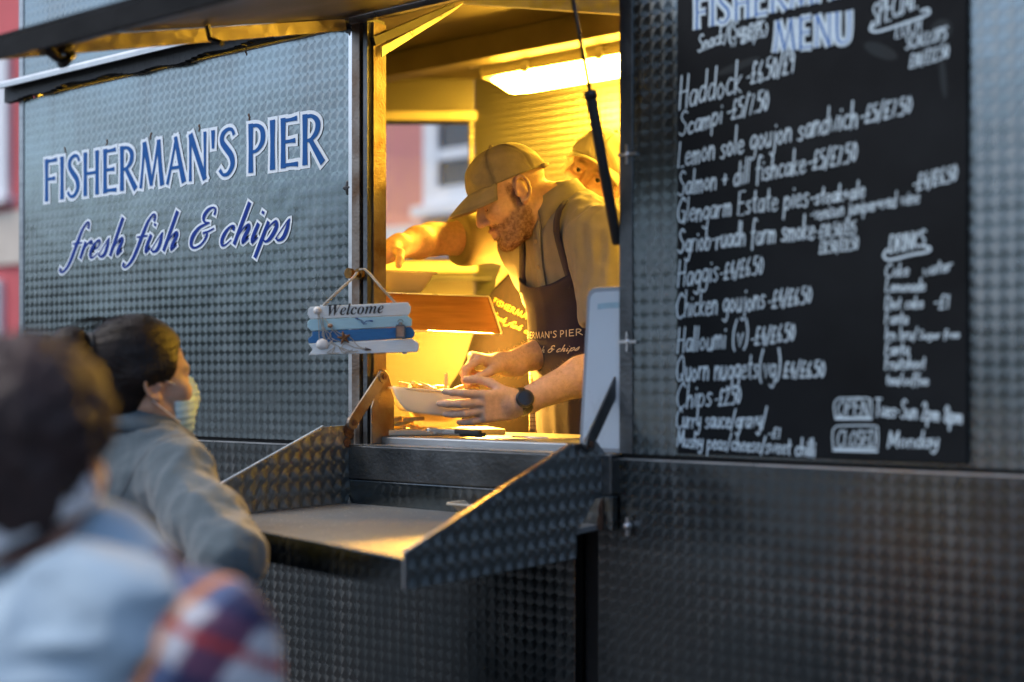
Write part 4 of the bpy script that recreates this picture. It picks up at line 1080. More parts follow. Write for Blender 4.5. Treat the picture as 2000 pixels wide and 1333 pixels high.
# shells, starfish, lantern, net
def scallop(px, py, r, name='seashell'):
    c = sg(px, py, .009); n, k = 40, 8; P = np.zeros((k, n, 3))
    for i in range(k):
        t = i/(k-1)
        for j, a in enumerate(np.linspace(0, 2*math.pi, n, endpoint=False)):
            up = math.sin(a); rr = r*(1-.25*max(0, -up)**2)*t
            P[i, j] = c + CR*rr*math.cos(a) + V(0, 0, 1)*rr*up - CF*(.006*math.sqrt(max(0, 1-t*t)) + .0008*math.cos(a*16)*t)
    MB().grid(P, True).build(name, SHELL, WS, True)
scallop(631, 674, .0145); scallop(621, 608, .0095)
m = MB(); m.sphere(sg(646, 637, .012), (.0065, .006, .005), 8); m.build('seashell', pmat('tan seashell', (.42, .25, .14), .5, 0, .3, 90), WS, True)
m = MB(); m.tube([sg(714, 682, .011), sg(726, 684, .011)], [.004, .001], 8); m.build('seashell', pmat('dark seashell', (.05, .035, .04), .4, 0, .3, 90), WS, True)
sf = MB(); c = sg(673, 661, .012)
for k in range(5):
    a = math.pi/2 + .2 + k*2*math.pi/5; t = c + (CR*math.cos(a)+V(0,0,1)*math.sin(a))*.0155
    sf.tube([c, c+(t-c)*.5, t], [.0042, .0034, .0012], 7)
sf.build('starfish', pmat('brown starfish', (.17, .075, .025), .8, 0, .3, 200, .5, 400), WS, True)
ln = MB(); ln.box((0, 0, 0), (0, 0, 0)); ln = MB()
TAN = pmat('tan lantern', (.42, .27, .20), .6, 0, .35, 120)
c = sg(783, 648, .012)
ln.obox(c, [CR, CF, EZ], [.0085, .004, .0125]); lo_ = ln.build('lantern_ornament', TAN, WS)
l2 = MB()
for dz in (-.0135, .0135): l2.obox(c+V(0, 0, dz), [CR, CF, EZ], [.0095, .005, .0015])
for dx in (-.0095, .0095): l2.obox(c+CR*dx, [CR, CF, EZ], [.001, .005, .012])
l2.tube([c+V(0, 0, .014), c+V(0, 0, .021)], [.006, .003], 8)
hn_ = [c + CR*.006*math.cos(a)+V(0, 0, .021+.006*math.sin(a)) for a in np.linspace(0, math.pi, 8)]; l2.tube(hn_, .0008, 5)
l2.build('cage', pmat('grey lantern frame', (.12, .14, .17), .5, .4, .3, 60), lo_)
nt = MB()
strands = [[(622,613),(624,640),(625,668)],[(624,614),(630,640),(634,665)],[(631,620),(633,640),(636,668)],[(636,622),(648,642),(660,655),(672,668),(690,678),(712,683)],[(634,640),(640,655),(646,664),(660,676),(684,686)],
  [(636,641),(630,655),(638,662)],[(651,646),(645,655),(653,664),(666,668)],[(655,645),(665,652),(680,656),(690,664)],[(645,668),(655,678),(640,690),(664,690)],[(652,664),(646,672),(640,682)],[(662,676),(672,690),(690,684)],[(690,664),(700,676),(714,682)],[(675,670),(668,680),(680,688),(700,686)],[(655,680),(650,690)],[(630,640),(640,648),(648,656),(640,664)]]
for q in strands: nt.tube([sg(x, y, .0105+.0015*random.random()) for x, y in smooth_poly(q, 4)], .0009, 5)
nt.build('net', ROPE, WS, True)

# ================================================================== KITCHEN EQUIPMENT AND FOOD
GN = thing('food_warmer', 'brown metal heated gantry over the worktop behind the welcome sign', 'food warmer', (-2.3, .25, 1.362))
gA, gB, gC, gD = at(690, 571, 3.42), at(955, 581, 3.56), at(979, 652, 3.50), at(690, 639, 3.34)
back = nrm(np.cross(EZ, gB-gA)); back = back if back @ CF > 0 else -back
b = MB(); b.prism([gD, gC, gB, gA], 0, back*.004); bevel(b.build('hood', WOODF, GN), .001)
b = MB(); b.prism([gA+back*.0045, gB+back*.0045, gB+back*.20, gA+back*.20], 0, (0, 0, -.006)); b.build('shelf', BRUSH, GN)
b = MB(); b.bar(gD-V(0, 0, .0022), gC-V(0, 0, .0022), .006, .0035); b.bar(gA+V(0, 0, .002), gB+V(0, 0, .002), .005, .0035); b.bar(gC, gB, .005, .004); split(b.build('edge', EDGE, GN), 3)
hb = MB(); p0, p1 = gD*.45+gC*.55+back*.06+V(0, 0, .0135), gC-(gC-gD)*.01+back*.06+V(0, 0, .0135)
hb.tube([p0, p1], .013, 12); hb.build('heat_lamp', HEAT, GN, True)
b = MB(); b.prism([gA+back*.204-V(0,0,.006), gB+back*.204-V(0,0,.006), gB+back*.204-V(0,0,.074), gA+back*.204-V(0,0,.074)], 0, -back*.003); b.build('rear_panel', BRUSH, GN)
b = MB()
for q in (gA+back*.03-(gB-gA)*.02, gA+back*.17-(gB-gA)*.02): b.bar(V(q[0], q[1], 1.3625), V(q[0], q[1], gA[2]-.007), .022, .022, up=(1, 0, 0))
split(b.build('leg', BRUSH_D, GN), 2)

def tray(name, label, c, ax, ay, top, bot, h, mat, group=None, cat='food tray', tilt=None):
    """thin flared tray; ax, ay unit axes of the rim, c centre of its base"""
    az = nrm(np.cross(ax, ay)); t = thing(name, label, cat, c, group)
    n = 48
    def loop(sx, sy, z):
        P = []
        for a in np.linspace(0, 2*math.pi, n, endpoint=False):
            ca, sa = math.cos(a), math.sin(a)
            P.append(c + ax*sx*math.copysign(abs(ca)**.35, ca) + ay*sy*math.copysign(abs(sa)**.35, sa) + az*z)
        return P
    L = [loop(.001, .001, .003), loop(bot[0]*.5, bot[1]*.5, .003), loop(bot[0]*.9, bot[1]*.9, .0025), loop(bot[0], bot[1], .006)]
    for k in np.linspace(.15, 1, 6): L.append(loop(bot[0]+(top[0]-bot[0])*k, bot[1]+(top[1]-bot[1])*k, .004+(h-.004)*k))
    m = MB(); m.grid(np.array(L), True); o = m.build('bowl', mat, t, True); solid(o, .0025, 0)
    r = MB(); r.grid(np.array([loop(top[0]-.001, top[1]-.001, h), loop(top[0]+.006, top[1]+.006, h+.0015), loop(top[0]+.007, top[1]+.007, h-.003)]), True)
    solid(r.build('rim', mat, t, True), .002, 0)
    return t
gx = nrm((gB-gA)*V(1, 1, 0)); gy = back
tc = at(797, 571, 3.50); tc[2] = gA[2]+.003
tray('foam_tray', 'empty cream foam food tray standing on top of the brown gantry', tc + back*.055, gx, gy, (.080, .050), (.045, .036), .056, FOAM)
wx = nrm(CR + CF*.25); wy = nrm(np.cross(EZ, wx))
bc = at(852, 838, 3.30); bc[2] = 1.378
tray('foam_tray', 'deep cream foam bowl standing on the cutting board under the held tray', bc, wx, wy, (.078, .06), (.050, .04), .075, FOAM)
tz = nrm(wx + V(0, 0, -.07))
hc = at(838, 808, 3.22)
HT = tray('foam_tray', 'open cream foam tray of chips held in the bearded cook hand', hc, tz, wy, (.097, .07), (.070, .055), .056, FOAM)
# its open lid tipped towards the street
m = MB(); Pq = []
for i, tt in enumerate(np.linspace(0, 1, 10)):
    row = []
    for j, ss in enumerate(np.linspace(-1, 1, 24)):
        w_ = .100*(1-.28*tt**2.2)
        row.append(hc + tz*(ss*w_) - wy*(.072+.030*math.sin(tt*1.5)) + V(0, 0, 1)*(.054 - .056*tt + .006*ss*ss))
    Pq.append(row)
m.grid(np.array(Pq)); solid(m.build('lid', FOAM, HT, True), .0025, 0)
def chip(c, d, L, label, group, name='chip'):
    up = nrm(np.cross(d, V(.3, .2, 1))); sd = np.cross(d, up)
    m = MB(); n = 5; P = []
    bend = random.uniform(-.004, .004)
    w = random.uniform(.0045, .006)
    for i in range(n):
        t = i/(n-1)-.5
        q = c + d*t*L + up*bend*(1-4*t*t); k = 1 if 0 < i < n-1 else .85
        P.append([q+up*w*k+sd*w*k, q-up*w*k+sd*w*k, q-up*w*k-sd*w*k, q+up*w*k-sd*w*k])
    m.grid(np.array(P), True); b_ = len(m.v); m.f += [[3, 2, 1, 0], [b_-4, b_-3, b_-2, b_-1]]
    o = m.build(name, CHIPM); bevel(o, .0012)
    o['label'] = label; o['category'] = 'chip'
    if group: o['group'] = group
    return o
for i in range(26):
    a = random.uniform(0, math.pi)
    c = hc + tz*random.uniform(-.045, .06) + wy*random.uniform(-.045, .045) + V(0, 0, .034+.0013*i)
    d = nrm(tz*math.cos(a) + wy*math.sin(a) + V(0, 0, random.uniform(-.35, .35)))
    chip(c, d, random.uniform(.045, .07), 'golden chip piled in the open foam tray the cook holds', 'chips in the held tray')
chip(at(915, 752, 3.235), nrm(at(925, 735, 3.25)-at(872, 752, 3.23)), .075, 'single golden chip pinched between the bearded cook fingers', None)
chip(at(871, 752, 3.20), nrm(V(.05, 0, 1)), .055, 'golden chip standing upright at the rim of the held tray', None)
bd = MB(); q0 = at(790, 850, 3.28); q0[2] = 1.3625
bX, bY = wx, wy
pp = [q0-bX*.07-bY*.07, q0+bX*.24-bY*.07, q0+bX*.24+bY*.13, q0-bX*.07+bY*.13]
bd.prism(pp, 0, (0, 0, .014)); o = bevel(bd.build('cutting_board', BOARD), .003)
o['label'] = 'cream cutting board lying on the worktop under the bowl and chips'; o['category'] = 'cutting board'
for i in range(13):
    a = random.uniform(0, math.pi); c = q0 + bX*random.uniform(-.05, .06) + bY*random.uniform(-.06, .02); c[2] = 1.3835 + .009*(i % 3)
    chip(c, nrm(bX*math.cos(a)+bY*math.sin(a)+V(0, 0, random.uniform(-.15, .25))), random.uniform(.035, .065), 'pale chip lying loose on the cutting board beside the bowl', 'chips on the cutting board')
# tongs
TG = thing('tongs', 'steel serving tongs with dark handle grips and scalloped ends on the worktop', 'tongs', onZ(920, 850, 1.3625))
ta, tb = onZ(852, 846, 1.372), onZ(1000, 853, 1.372); td = nrm(tb-ta); ts = nrm(np.cross(EZ, td))
for s, nm in ((1, 0), (-1, 1)):
    m = MB(); pts = [(0, .010), (.04, .010), (.08, .0075), (.145, .006)]
    P = [ta + td*x + ts*s*y + V(0, 0, .006*(nm)) for x, y in pts]
    P2 = [np.array([p+ts*.0045-V(0,0,.003), p+ts*.0045+V(0,0,.004), p-ts*.0045+V(0,0,.004), p-ts*.0045-V(0,0,.003)]) for p in P]
    m.grid(np.array(P2), True); a_ = bevel(m.build('arm', EDGE, TG), .001)
    m = MB(); m.bar(P[2], P[3]+td*.02, .012, .011); bevel(m.build('grip', BLACK, TG), .003)
    m = MB()
    for k in range(-2, 3): m.sphere(P[0] - td*(.006-.0015*abs(k)) + ts*k*.0055 + V(0, 0, .002), (.007, .0042, .006), 6, np.array([td, ts, EZ]))
    m.build('head', EDGE, TG, True)
TG2 = thing('tongs', 'plain steel skewer tongs lying behind the dark handled pair', 'tongs', onZ(1040, 853, 1.3625))
for s in (1, -1):
    m = MB(); a_ = onZ(1004, 853, 1.368); m.tube([a_+ts*s*.004, a_+td*.10+ts*s*.011], .0022, 6); m.build('arm', EDGE, TG2, True)
# small pale dish left on the shelf
dc = onZ(930, 1002, 1.208); dc[2] = 1.2065
tray('foam_dish', 'small pale oval foam dish left at the back right of the serving shelf', dc, V(1, 0, 0), V(0, 1, 0), (.050, .038), (.034, .024), .022, FOAM, None, 'food dish')
# whiteboard standing on the sill
WB = thing('whiteboard', 'small white board with a rounded grey rim leaning in the right corner of the hatch', 'whiteboard', onY(1180, 880, .012))
def rr(x0, x1, z0, z1, r, n=6):
    P = []
    for cx, cz, a0 in ((x1-r, z1-r, 0), (x0+r, z1-r, 90), (x0+r, z0+r, 180), (x1-r, z0+r, 270)):
        for k in range(n+1):
            a = rad(a0+90*k/n); P.append((cx+r*math.cos(a), cz+r*math.sin(a)))
    return P
wX0 = onY(1131, 700, .008)[0]; wP = rr(0, .26, 0, .345, .022)
def wbp(x, z, y): return V(wX0 + x + .022*(z/.345), y+.006+.05*z/.345*0, 1.3455 + z)
m = MB(); m.prism([wbp(x, z, .0) for x, z in wP], 0, (0, .010, 0)); bevel(m.build('rim', pmat('grey plastic rim', (.36, .38, .40), .5, 0, .15, 20), WB), .003)
wP2 = rr(.010, .25, .010, .335, .016)
m = MB(); m.prism([wbp(x, z, -.0018) for x, z in wP2], 0, (0, .0015, 0)); m.build('writing_surface', pmat('white melamine', (.66, .72, .76), .3, 0, .06, 6), WB)
lt_ = Lettering()
for k, (tx, zz, hh) in enumerate((("Thank you", .29, .022), ("Open", .24, .02))):
    st, wd = hand_strokes(tx)
    for q in st: lt_.stroke(np.stack([.03+q[:, 0]*.05, zz+q[:, 1]*hh], 1), .0009, lambda x, z, l: wbp(x, z, -.0022-l), 0, True)
# faint marker smear near the top, no words can be read there
m = MB(); P = [wbp(.03+.16*t, .31+.002*math.sin(t*7), -.0021) for t in np.linspace(0, 1, 12)]
Qz = [p-V(0, 0, .012) for p in P]; m.grid(np.array([P, Qz])); m.build('marker_smear', pmat('pale blue smear', (.40, .58, .66), .4, 0, .2, 40), WB)

# ================================================================== PEOPLE
def fuzz(name, v, n, msk, count, ln, mat, parent, w=.0006, down=(0, 0, 0)):
    idx = np.nonzero(msk)[0]
    if not len(idx): return
    m = MB(); pick = rng.choice(idx, count)
    for i in pick:
        p = v[i] + rng.normal(0, .0012, 3); d = nrm(n[i] + rng.normal(0, .45, 3) + np.asarray(down)); L = ln*rng.uniform(.5, 1.2)
        s = nrm(np.cross(d, rng.normal(0, 1, 3)))*w
        m.add([p-s, p+s, p+d*L], [(0, 1, 2)])
    m.build(name, mat, parent)
def sstep(a, b, x): t = np.clip((x-a)/(b-a), 0, 1); return t*t*(3-2*t)
def skin_cols(v, H, tone=(.70, .45, .32), beard=None, stub=None):
    L = H.loc(v); c = np.tile(np.array(tone), (len(v), 1))
    red = np.exp(-(((L-np.array([.115, 0, -.028]))**2).sum(1))/.0006)*.6
    for s in (1, -1):
        red += np.exp(-(((L-np.array([.075, .042*s, -.025]))**2).sum(1))/.0007)*.5 + np.exp(-(((L-np.array([0, .08*s, 0]))**2).sum(1))/.0009)*.6
    c = c*(1-.35*np.clip(red, 0, 1)[:, None]) + np.array([.62, .22, .13])*.35*np.clip(red, 0, 1)[:, None]
    lip = np.exp(-((L[:, 0]-.10)**2/.0004 + (L[:, 1]/.024)**4 + ((L[:, 2]+.068)/.011)**4))
    c = c*(1-.4*lip[:, None]) + np.array([.45, .17, .12])*.4*lip[:, None]
    for s in (1, -1):
        br = np.exp(-(((L[:, 1]-.032*s)/.02)**4 + ((L[:, 2]-.024-.004*(1-((L[:, 1]-.03*s)/.02)**2))/.0055)**4))*(L[:, 0] > .06)
        c = c*(1-.6*br[:, None]) + np.array([.16, .08, .04])*.6*br[:, None]
    m = np.zeros(len(v))
    if beard is not None:
        # sideburn, jaw, chin and moustache
        jawl = (np.abs(L[:, 1]) < .074)*sstep(-.030, -.052, L[:, 2] - .55*(np.clip(L[:, 0], 0, .1)-.055)*-1*.6) * sstep(-.016, .004, L[:, 0]) * sstep(-.160, -.125, L[:, 2])
        burn = sstep(-.012, .0, L[:, 0])*sstep(.036, .022, L[:, 0])*sstep(.040, .022, L[:, 2])*sstep(-.07, -.04, L[:, 2])*(np.abs(L[:, 1]) > .04)*(np.abs(L[:, 1]) < .0735)*(L[:, 0] > .006)
        mous = sstep(-.040, -.046, L[:, 2])*sstep(-.064, -.058, L[:, 2])*(np.abs(L[:, 1]) < .034)*(L[:, 0] > .075)
        m = np.clip(np.maximum(np.maximum(jawl, burn), mous)*(1-lip*1.2), 0, 1)
        m = m*np.clip(.75+.5*vnoise(v, 160, 3), 0, 1)
        c = c*(1-.74*m[:, None]) + np.array(beard)*.74*m[:, None]
    if stub is not None:
        h = sstep(.0, -.02, L[:, 0])*sstep(-.065, -.035, L[:, 2])
        c = c*(1-.55*h[:, None]) + np.array(stub)*.55*h[:, None]
    return c, m
def cap_hat(H, parent, mat, droop=.0, bl=.076, size=1.0, edge=.040):
    nphi, ne = 120, 26; P = np.zeros((ne, nphi, 3)); colr = []
    a, b, h = .114*size, .0895*size, .098*size; fc, uc = -.004, edge
    for i, e in enumerate(np.linspace(0, math.pi/2, ne)):
        for j, ph in enumerate(np.linspace(0, 2*math.pi, nphi, endpoint=False)):
            ce, se = math.cos(e)**.82, math.sin(e)**1.0
            dd = min(abs(((ph - k*math.pi/3 + math.pi) % (2*math.pi)) - math.pi) for k in range(6))*.09*max(ce, .05)
            g = -.0016*math.exp(-(dd/.0022)**2) + .0012*math.exp(-((dd-.006)/.004)**2)
            dent = .0035*math.sin(ph*3+e*4)*math.sin(e*2) + .002*math.sin(ph*7+1.3+e*9)*ce
            tap = .012*max(0, -math.cos(ph))*(1-e/1.57)
            P[i, j] = H.p(fc+(a+g+dent)*ce*math.cos(ph)+0*tap, (b+g+dent)*ce*math.sin(ph), uc+.010*math.cos(ph)*(1-e/1.57)+(h+g)*se)
            colr.append((1.0 if dd > .009 else .62 + .25*(dd > .003)))
    m = MB(); m.grid(P, True); o = m.build('cap', mat, parent, True); solid(o, .003, -1)
    base = np.array([.31, .265, .185] if mat is CAPM else [.78, .71, .56])
    setcol(o, np.array(colr)[:, None]*base)
    nb, nr = 30, 10; Q = np.zeros((nr, nb, 3))
    for j, ph in enumerate(np.linspace(-1.12, 1.12, nb)):
        r0 = np.array([fc+(a-.002)*math.cos(ph), (b-.002)*math.sin(ph), uc+.010*math.cos(ph)+.002])
        for i, t in enumerate(np.linspace(0, 1, nr)):
            ext = bl*max(0, math.cos(ph*1.32))**.55
            q = r0 + np.array([ext*t, r0[1]*.05*t, -droop*t*ext/bl - 4.2*t*r0[1]**2 - .010*t*t])
            Q[i, j] = H.p(*q)
    m = MB(); m.grid(Q); o2 = m.build('brim', mat, o, True); solid(o2, .0035, 0); bc_ = np.tile(base, (nb*nr, 1))
    rows = np.repeat(np.linspace(0, 1, nr), nb); bc_ *= (1-.22*(np.abs((rows*5) % 1-.5) < .1))[:, None]; setcol(o2, bc_)
    m = MB(); m.sphere(H.p(fc, 0, uc+h+.001), .007, 8); b3 = m.build('button', mat, o, True); setcol(b3, np.tile(base, (len(b3.data.vertices), 1)))
    m = MB()
    pts = [H.p(fc-(a+.002)*math.cos(q), (b+.002)*math.sin(q), uc-.008) for q in np.linspace(-.7, .7, 10)]
    m.tube(pts, .006, 6); b4 = m.build('strap', mat, o, True); setcol(b4, np.tile(base*1.1, (len(b4.data.vertices), 1)))
    return o
def collar_shell(c, axis, front, r0, r1, h, gap, mat, parent, point=.02, name='collar'):
    """folded collar round a neck"""
    ax = nrm(axis); f = nrm(front - ax*np.dot(front, ax)); l = np.cross(ax, f); n = 40; P = np.zeros((7, n, 3))
    for j, t in enumerate(np.linspace(gap, 2*math.pi-gap, n)):
        d = f*math.cos(t) + l*math.sin(t); fr = max(0, math.cos(t))
        dip = -.028*fr**2
        prof = [(r0-.003, h*.1), (r0, h*.6), (r0+.003, h), (r0+.009, h*1.02), (r0+.014, h*.7), (r1-.004, h*.25), (r1, -.008-point*fr**3)]
        for i, (r, z) in enumerate(prof): P[i, j] = c + d*r + ax*(z+dip)
    m = MB(); m.grid(P); o = m.build(name, mat, parent, True); solid(o, .0025, 0); return o
def lathe_bounds(pts, pad):
    p = np.array(pts); return p.min(0)-pad, p.max(0)+pad
def trousers(parent, hipc, fl, lr, mat, zf, stance=.10, name='trousers', fwd=None):
    lo, hi = V(hipc[0]-.35, hipc[1]-.35, zf), V(hipc[0]+.35, hipc[1]+.35, hipc[2]+.15)
    F = Field(lo, hi, .014)
    F.ell(hipc, (.13, .165, .13), np.array([fl, lr, EZ]), .04)
    for s in (1, -1):
        k = hipc + lr*s*stance - V(0, 0, (hipc[2]-zf)*.48) + fl*.02; a = hipc + lr*s*stance*1.05; a = V(a[0], a[1], zf+.10)
        F.chain([hipc+lr*s*.085-V(0, 0, .05), k, a], [.09, .065, .055], .03)
    v, f = F.mesh(); obj(name, folds(v, f, .008, 7), f, mat, parent, True)
    for s in (1, -1):
        m = MB(); a = hipc + lr*s*stance*1.05 + fl*.05; m.sphere((a[0], a[1], zf+.04), (.13, .048, .045), 10, np.array([fl, lr, EZ])); m.build('shoe', BLACK, parent, True)
def bvh_of(v, f): return BVHTree.FromPolygons([tuple(p) for p in v], [tuple(map(int, q)) for q in f])
def smooth_border(v, f, it=14):
    from collections import Counter, defaultdict
    c = Counter(); 
    for q in f.tolist():
        for a, b in zip(q, q[1:]+q[:1]): c[(min(a, b), max(a, b))] += 1
    nb = defaultdict(list)
    for (a, b), k in c.items():
        if k == 1: nb[a].append(b); nb[b].append(a)
    ks = [k for k in nb if len(nb[k]) == 2]; i = np.array(ks); n0 = np.array([nb[k][0] for k in ks]); n1 = np.array([nb[k][1] for k in ks])
    for _ in range(it): v[i] = v[i]*.4 + .3*(v[n0]+v[n1])
    return v
def apron_on(parent, T, v, f, mat, thread, bibtop, half, grow, text_u, text_w, pitch=0.0, seed=0):
    L = T.loc(v)
    m = (L[:, 2] < bibtop + .035*(np.abs(L[:, 1])/half)**2) & (np.abs(L[:, 1]) < half + np.maximum(0, bibtop-.015-L[:, 2])*grow) & (L[:, 0] > -.035)
    n = vnormals(v, f); va = v + n*(.007 + .004*(1-np.abs(vnoise(v*np.array([1, 1, .35]), 22, seed))) + .010*sstep(bibtop-.06, bibtop, L[:, 2]))[:, None]
    vk, fk = keep(va, f, m); vk = smooth_border(vk, fk)
    o = obj('apron', vk, fk, mat, parent, True); solid(o, .002, 1)
    B = bvh_of(vk, fk)
    def pr(x, u, off):
        a = T.p(.5, x, u); h = B.ray_cast(Vector(a), Vector(-T.f))
        return (np.array(h[0]) - (-T.f)*off) if h[0] is not None else T.p(.13, x, u)
    lt = Lettering()
    for tx, tab, sh_, uu, hh, ww, wd_ in (("FISHERMAN'S PIER", CAPS, 0, text_u, .0165, .05, text_w), ("fresh fish & chips", SCRIPT, .38, text_u-.036, .017, .07, text_w*.9)):
        st, wt = display_strokes(tx, tab, sh_); sx = wd_/wt
        for q, w in st:
            Q = []
            for k in range(len(q)-1):
                for t in (0, .5): Q.append(q[k]*(1-t)+q[k+1]*t)
            Q.append(q[-1]); Q = np.array(Q)
            Q = np.stack([Q[:, 0]*sx-wd_/2, Q[:, 1]*hh], 1)
            lt.stroke(Q, .0011, lambda x, y, l: pr(x, uu+y, .0036+l*3), 0)
    ob = lt.mb.build('lettering', thread, o)
    return o, B, pr
def strap_ribbon(name, P, side, w, mat, parent):
    m = MB(); m.grid(np.array([[p-side*w/2, p+side*w/2] for p in P])); o = m.build(name, mat, parent, True); solid(o, .002, 0); return o

# ------------------------------------------------------------------ bearded cook at the hatch
P1 = thing('person', 'bearded cook in khaki cap and navy apron bent over the tray of chips', 'person', (*at(1160, 860, 3.5)[:2], ZF))
yaw, pit = rad(13), rad(28)
f0 = -CR*math.cos(yaw) - CF*math.sin(yaw)
H1 = Frame((0, 0, 0), f0*math.cos(pit) - CU*math.sin(pit), CU*math.cos(pit) + f0*math.sin(pit), .965)
H1.o = at(1021, 371, 3.29) - H1.l*.080 + H1.f*.006
tf0 = -CR*math.cos(rad(36)) - CF*math.sin(rad(36)); lean = rad(9)
T1 = Frame(at(1122, 540, 3.40), tf0*math.cos(lean) - CU*math.sin(lean), CU*math.cos(lean) + tf0*math.sin(lean))
nb1 = at(1090, 402, 3.40)
sL, sR = at(1172, 468, 3.235), at(1030, 480, 3.54)
eL, eR = at(1202, 708, 3.20), at(1128, 668, 3.50)
wL, wR = at(1012, 788, 3.14), at(990, 712, 3.30)
lo, hi = lathe_bounds([H1.p(.14, 0, .14), H1.p(-.12, 0, -.12), sL, sR, eL, eR, at(865, 830, 3.1), at(880, 760, 3.25), nb1], .075)
BF = Field(lo, hi, .0033)
add_head(BF, H1)
BF.cap(H1.p(-.035, 0, -.05), nb1+T1.f*.02, .056, .062, .02); BF.cap(H1.p(-.01, 0, -.085), nb1+T1.f*.05, .040, .055, .025)
BF.ell(T1.p(-.01, 0, .06), (.08, .14, .12), T1.M, .03)
for s, e, w in ((sL, eL, wL), (sR, eR, wR)):
    BF.chain([s, s*.45+e*.55, e], [.054, .048, .042], .02)
    BF.chain([e, e*.65+w*.35, w], [.044, .046, .0275], .02)
hd1 = nrm(at(930, 797, 3.10)-wL)
add_hand(BF, wL, hd1, CF*1.0+CU*.15, CU, [(.22, .30, .25), (.20, .34, .25), (.22, .38, .3), (.3, .42, .3)], spread=(.12, .02, -.07, -.16), thumb=[(.6, .55, .75), (.9, .3, .55), (1, .05, .4)])
hd2 = nrm(at(925, 698, 3.26)-wR)
add_hand(BF, wR, hd2, -CU*.9+CF*.1-CR*.1, -CF, [(.75, .95, .6), (1.15, 1.15, .7), (1.35, 1.3, .8), (1.45, 1.3, .8)], spread=(.12, .02, -.05, -.1), thumb=[(.75, .55, .35), (.95, .0, .75), (.9, -.25, .9)])
v, f = BF.mesh(); v = relax(v, f, 1, .4)
ob = obj('body', v, f, SKIN, P1, True)
cols, bm_ = skin_cols(v, H1, beard=(.13, .05, .018), stub=(.30, .17, .09)); setcol(ob, cols)
nv = vnormals(v, f)
fuzz('beard', v, nv, bm_ > .4, 4200, .0055, BEARD, P1, .0005, -H1.u*.5+H1.f*.15)
arm_m = np.zeros(len(v), bool)
for e, w in ((eL, wL), (eR, wR)):
    t = ((v-e) @ (w-e))/((w-e) @ (w-e)); dd = np.linalg.norm(v-(e+np.clip(t, 0, 1)[:, None]*(w-e)), axis=1); arm_m |= (t > .2) & (t < 1.15) & (dd < .06)
fuzz('arm_hair', v, nv, arm_m, 2600, .010, FAIR, P1, .0003, -CR*.6)
cap_hat(H1, P1, CAPM, droop=.020, size=.965)
# eyelid line and lashes
m = MB()
for s in (1, -1): m.tube([H1.p(.0905, (.031+q)*s, -.004-.002*(1-(q/.012)**2)) for q in np.linspace(-.012, .012, 8)], .0011, 5)
m.build('eyelashes', BEARD, P1)
# shirt
SF1 = Field(*lathe_bounds([T1.p(.15, .22, .22), T1.p(-.16, -.22, -.55), sL, sR, eL*.6+sL*.4, eR*.6+sR*.4, nb1], .11), .0058)
def torso(F, T, nb, k=1.0):
    F.ell(T.p(-.01, 0, .03), (.112*k, .165*k, .17), T.M, .04).ell(T.p(.0, 0, -.18), (.118*k, .150*k, .20), T.M, .06).ell(T.p(-.01, 0, -.38), (.125*k, .165*k, .17), T.M, .06)
    F.ell(T.p(-.045, 0, .10), (.085*k, .155*k, .09), T.M, .04)
torso(SF1, T1, nb1)
SF1.cap(T1.p(0, 0, .10), nb1 - T1.u*.005, .09, .060, .03)
TF1 = SF1.like()
for s, e in ((sL, eL), (sR, eR)):
    SF1.cap(nb1*.75+T1.p(-.02, 0, .1)*.25, s, .062, .064, .04)
    q = s*.42+e*.58; SF1.chain([s, q], [.070, .072], .04)
    ax = nrm(e-s); SF1.box(q+ax*.085, (.06, .12, .12), np.array([ax, *Frame(q, ax, (0.1, .2, 1)).M[1:]]), .002, .004, True)
v, f = SF1.mesh(); v = folds(v, f, .012, 9, (1, 1, .55), 2); v = folds(v, f, .006, 24, (1, 1, .5), 9); v = folds(v, f, .008, 16, (1.2, 1.2, .3), 31)
shirt = obj('shirt', v, f, KHAKI, P1, True); SB = bvh_of(v, f)
collar_shell(nb1 + H1.u*.012 + T1.f*.012, nrm(H1.u*.5+T1.u*.5), T1.f, .068, .094, .036, .42, KHAKI, shirt, .036)
def pr1(x, u, off):
    h = SB.ray_cast(Vector(T1.p(.5, x, u)), Vector(-T1.f)); return np.array(h[0]) + T1.f*off if h[0] is not None else T1.p(.12, x, u)
strap_ribbon('placket', [pr1(0, u, .004) for u in np.linspace(.15, -.06, 12)], T1.l, .030, KHAKI, shirt)
m = MB()
for u in (.10, .035, -.02): m.sphere(pr1(0, u, .007), (.003, .006, .006), 8, T1.M)
split(m.build('button', pmat('horn button', (.35, .28, .18), .4, 0, .2, 80), shirt, True), 3)
# shoulder yoke seam
v2, f2 = TF1.mesh()
apr1, AB1, apf1 = apron_on(P1, T1, v2, f2, NAVY, CREAMT, -.012, .105, .75, -.142, .235, seed=4)
for s in (1, -1):
    pts = [apf1(.098*s, -.025, .002)] + [pr1(.098*s-.03*s*t, .0+.19*t, .006) for t in np.linspace(0, 1, 9)]
    strap_ribbon('strap', pts, T1.l, .024, NAVY, apr1)
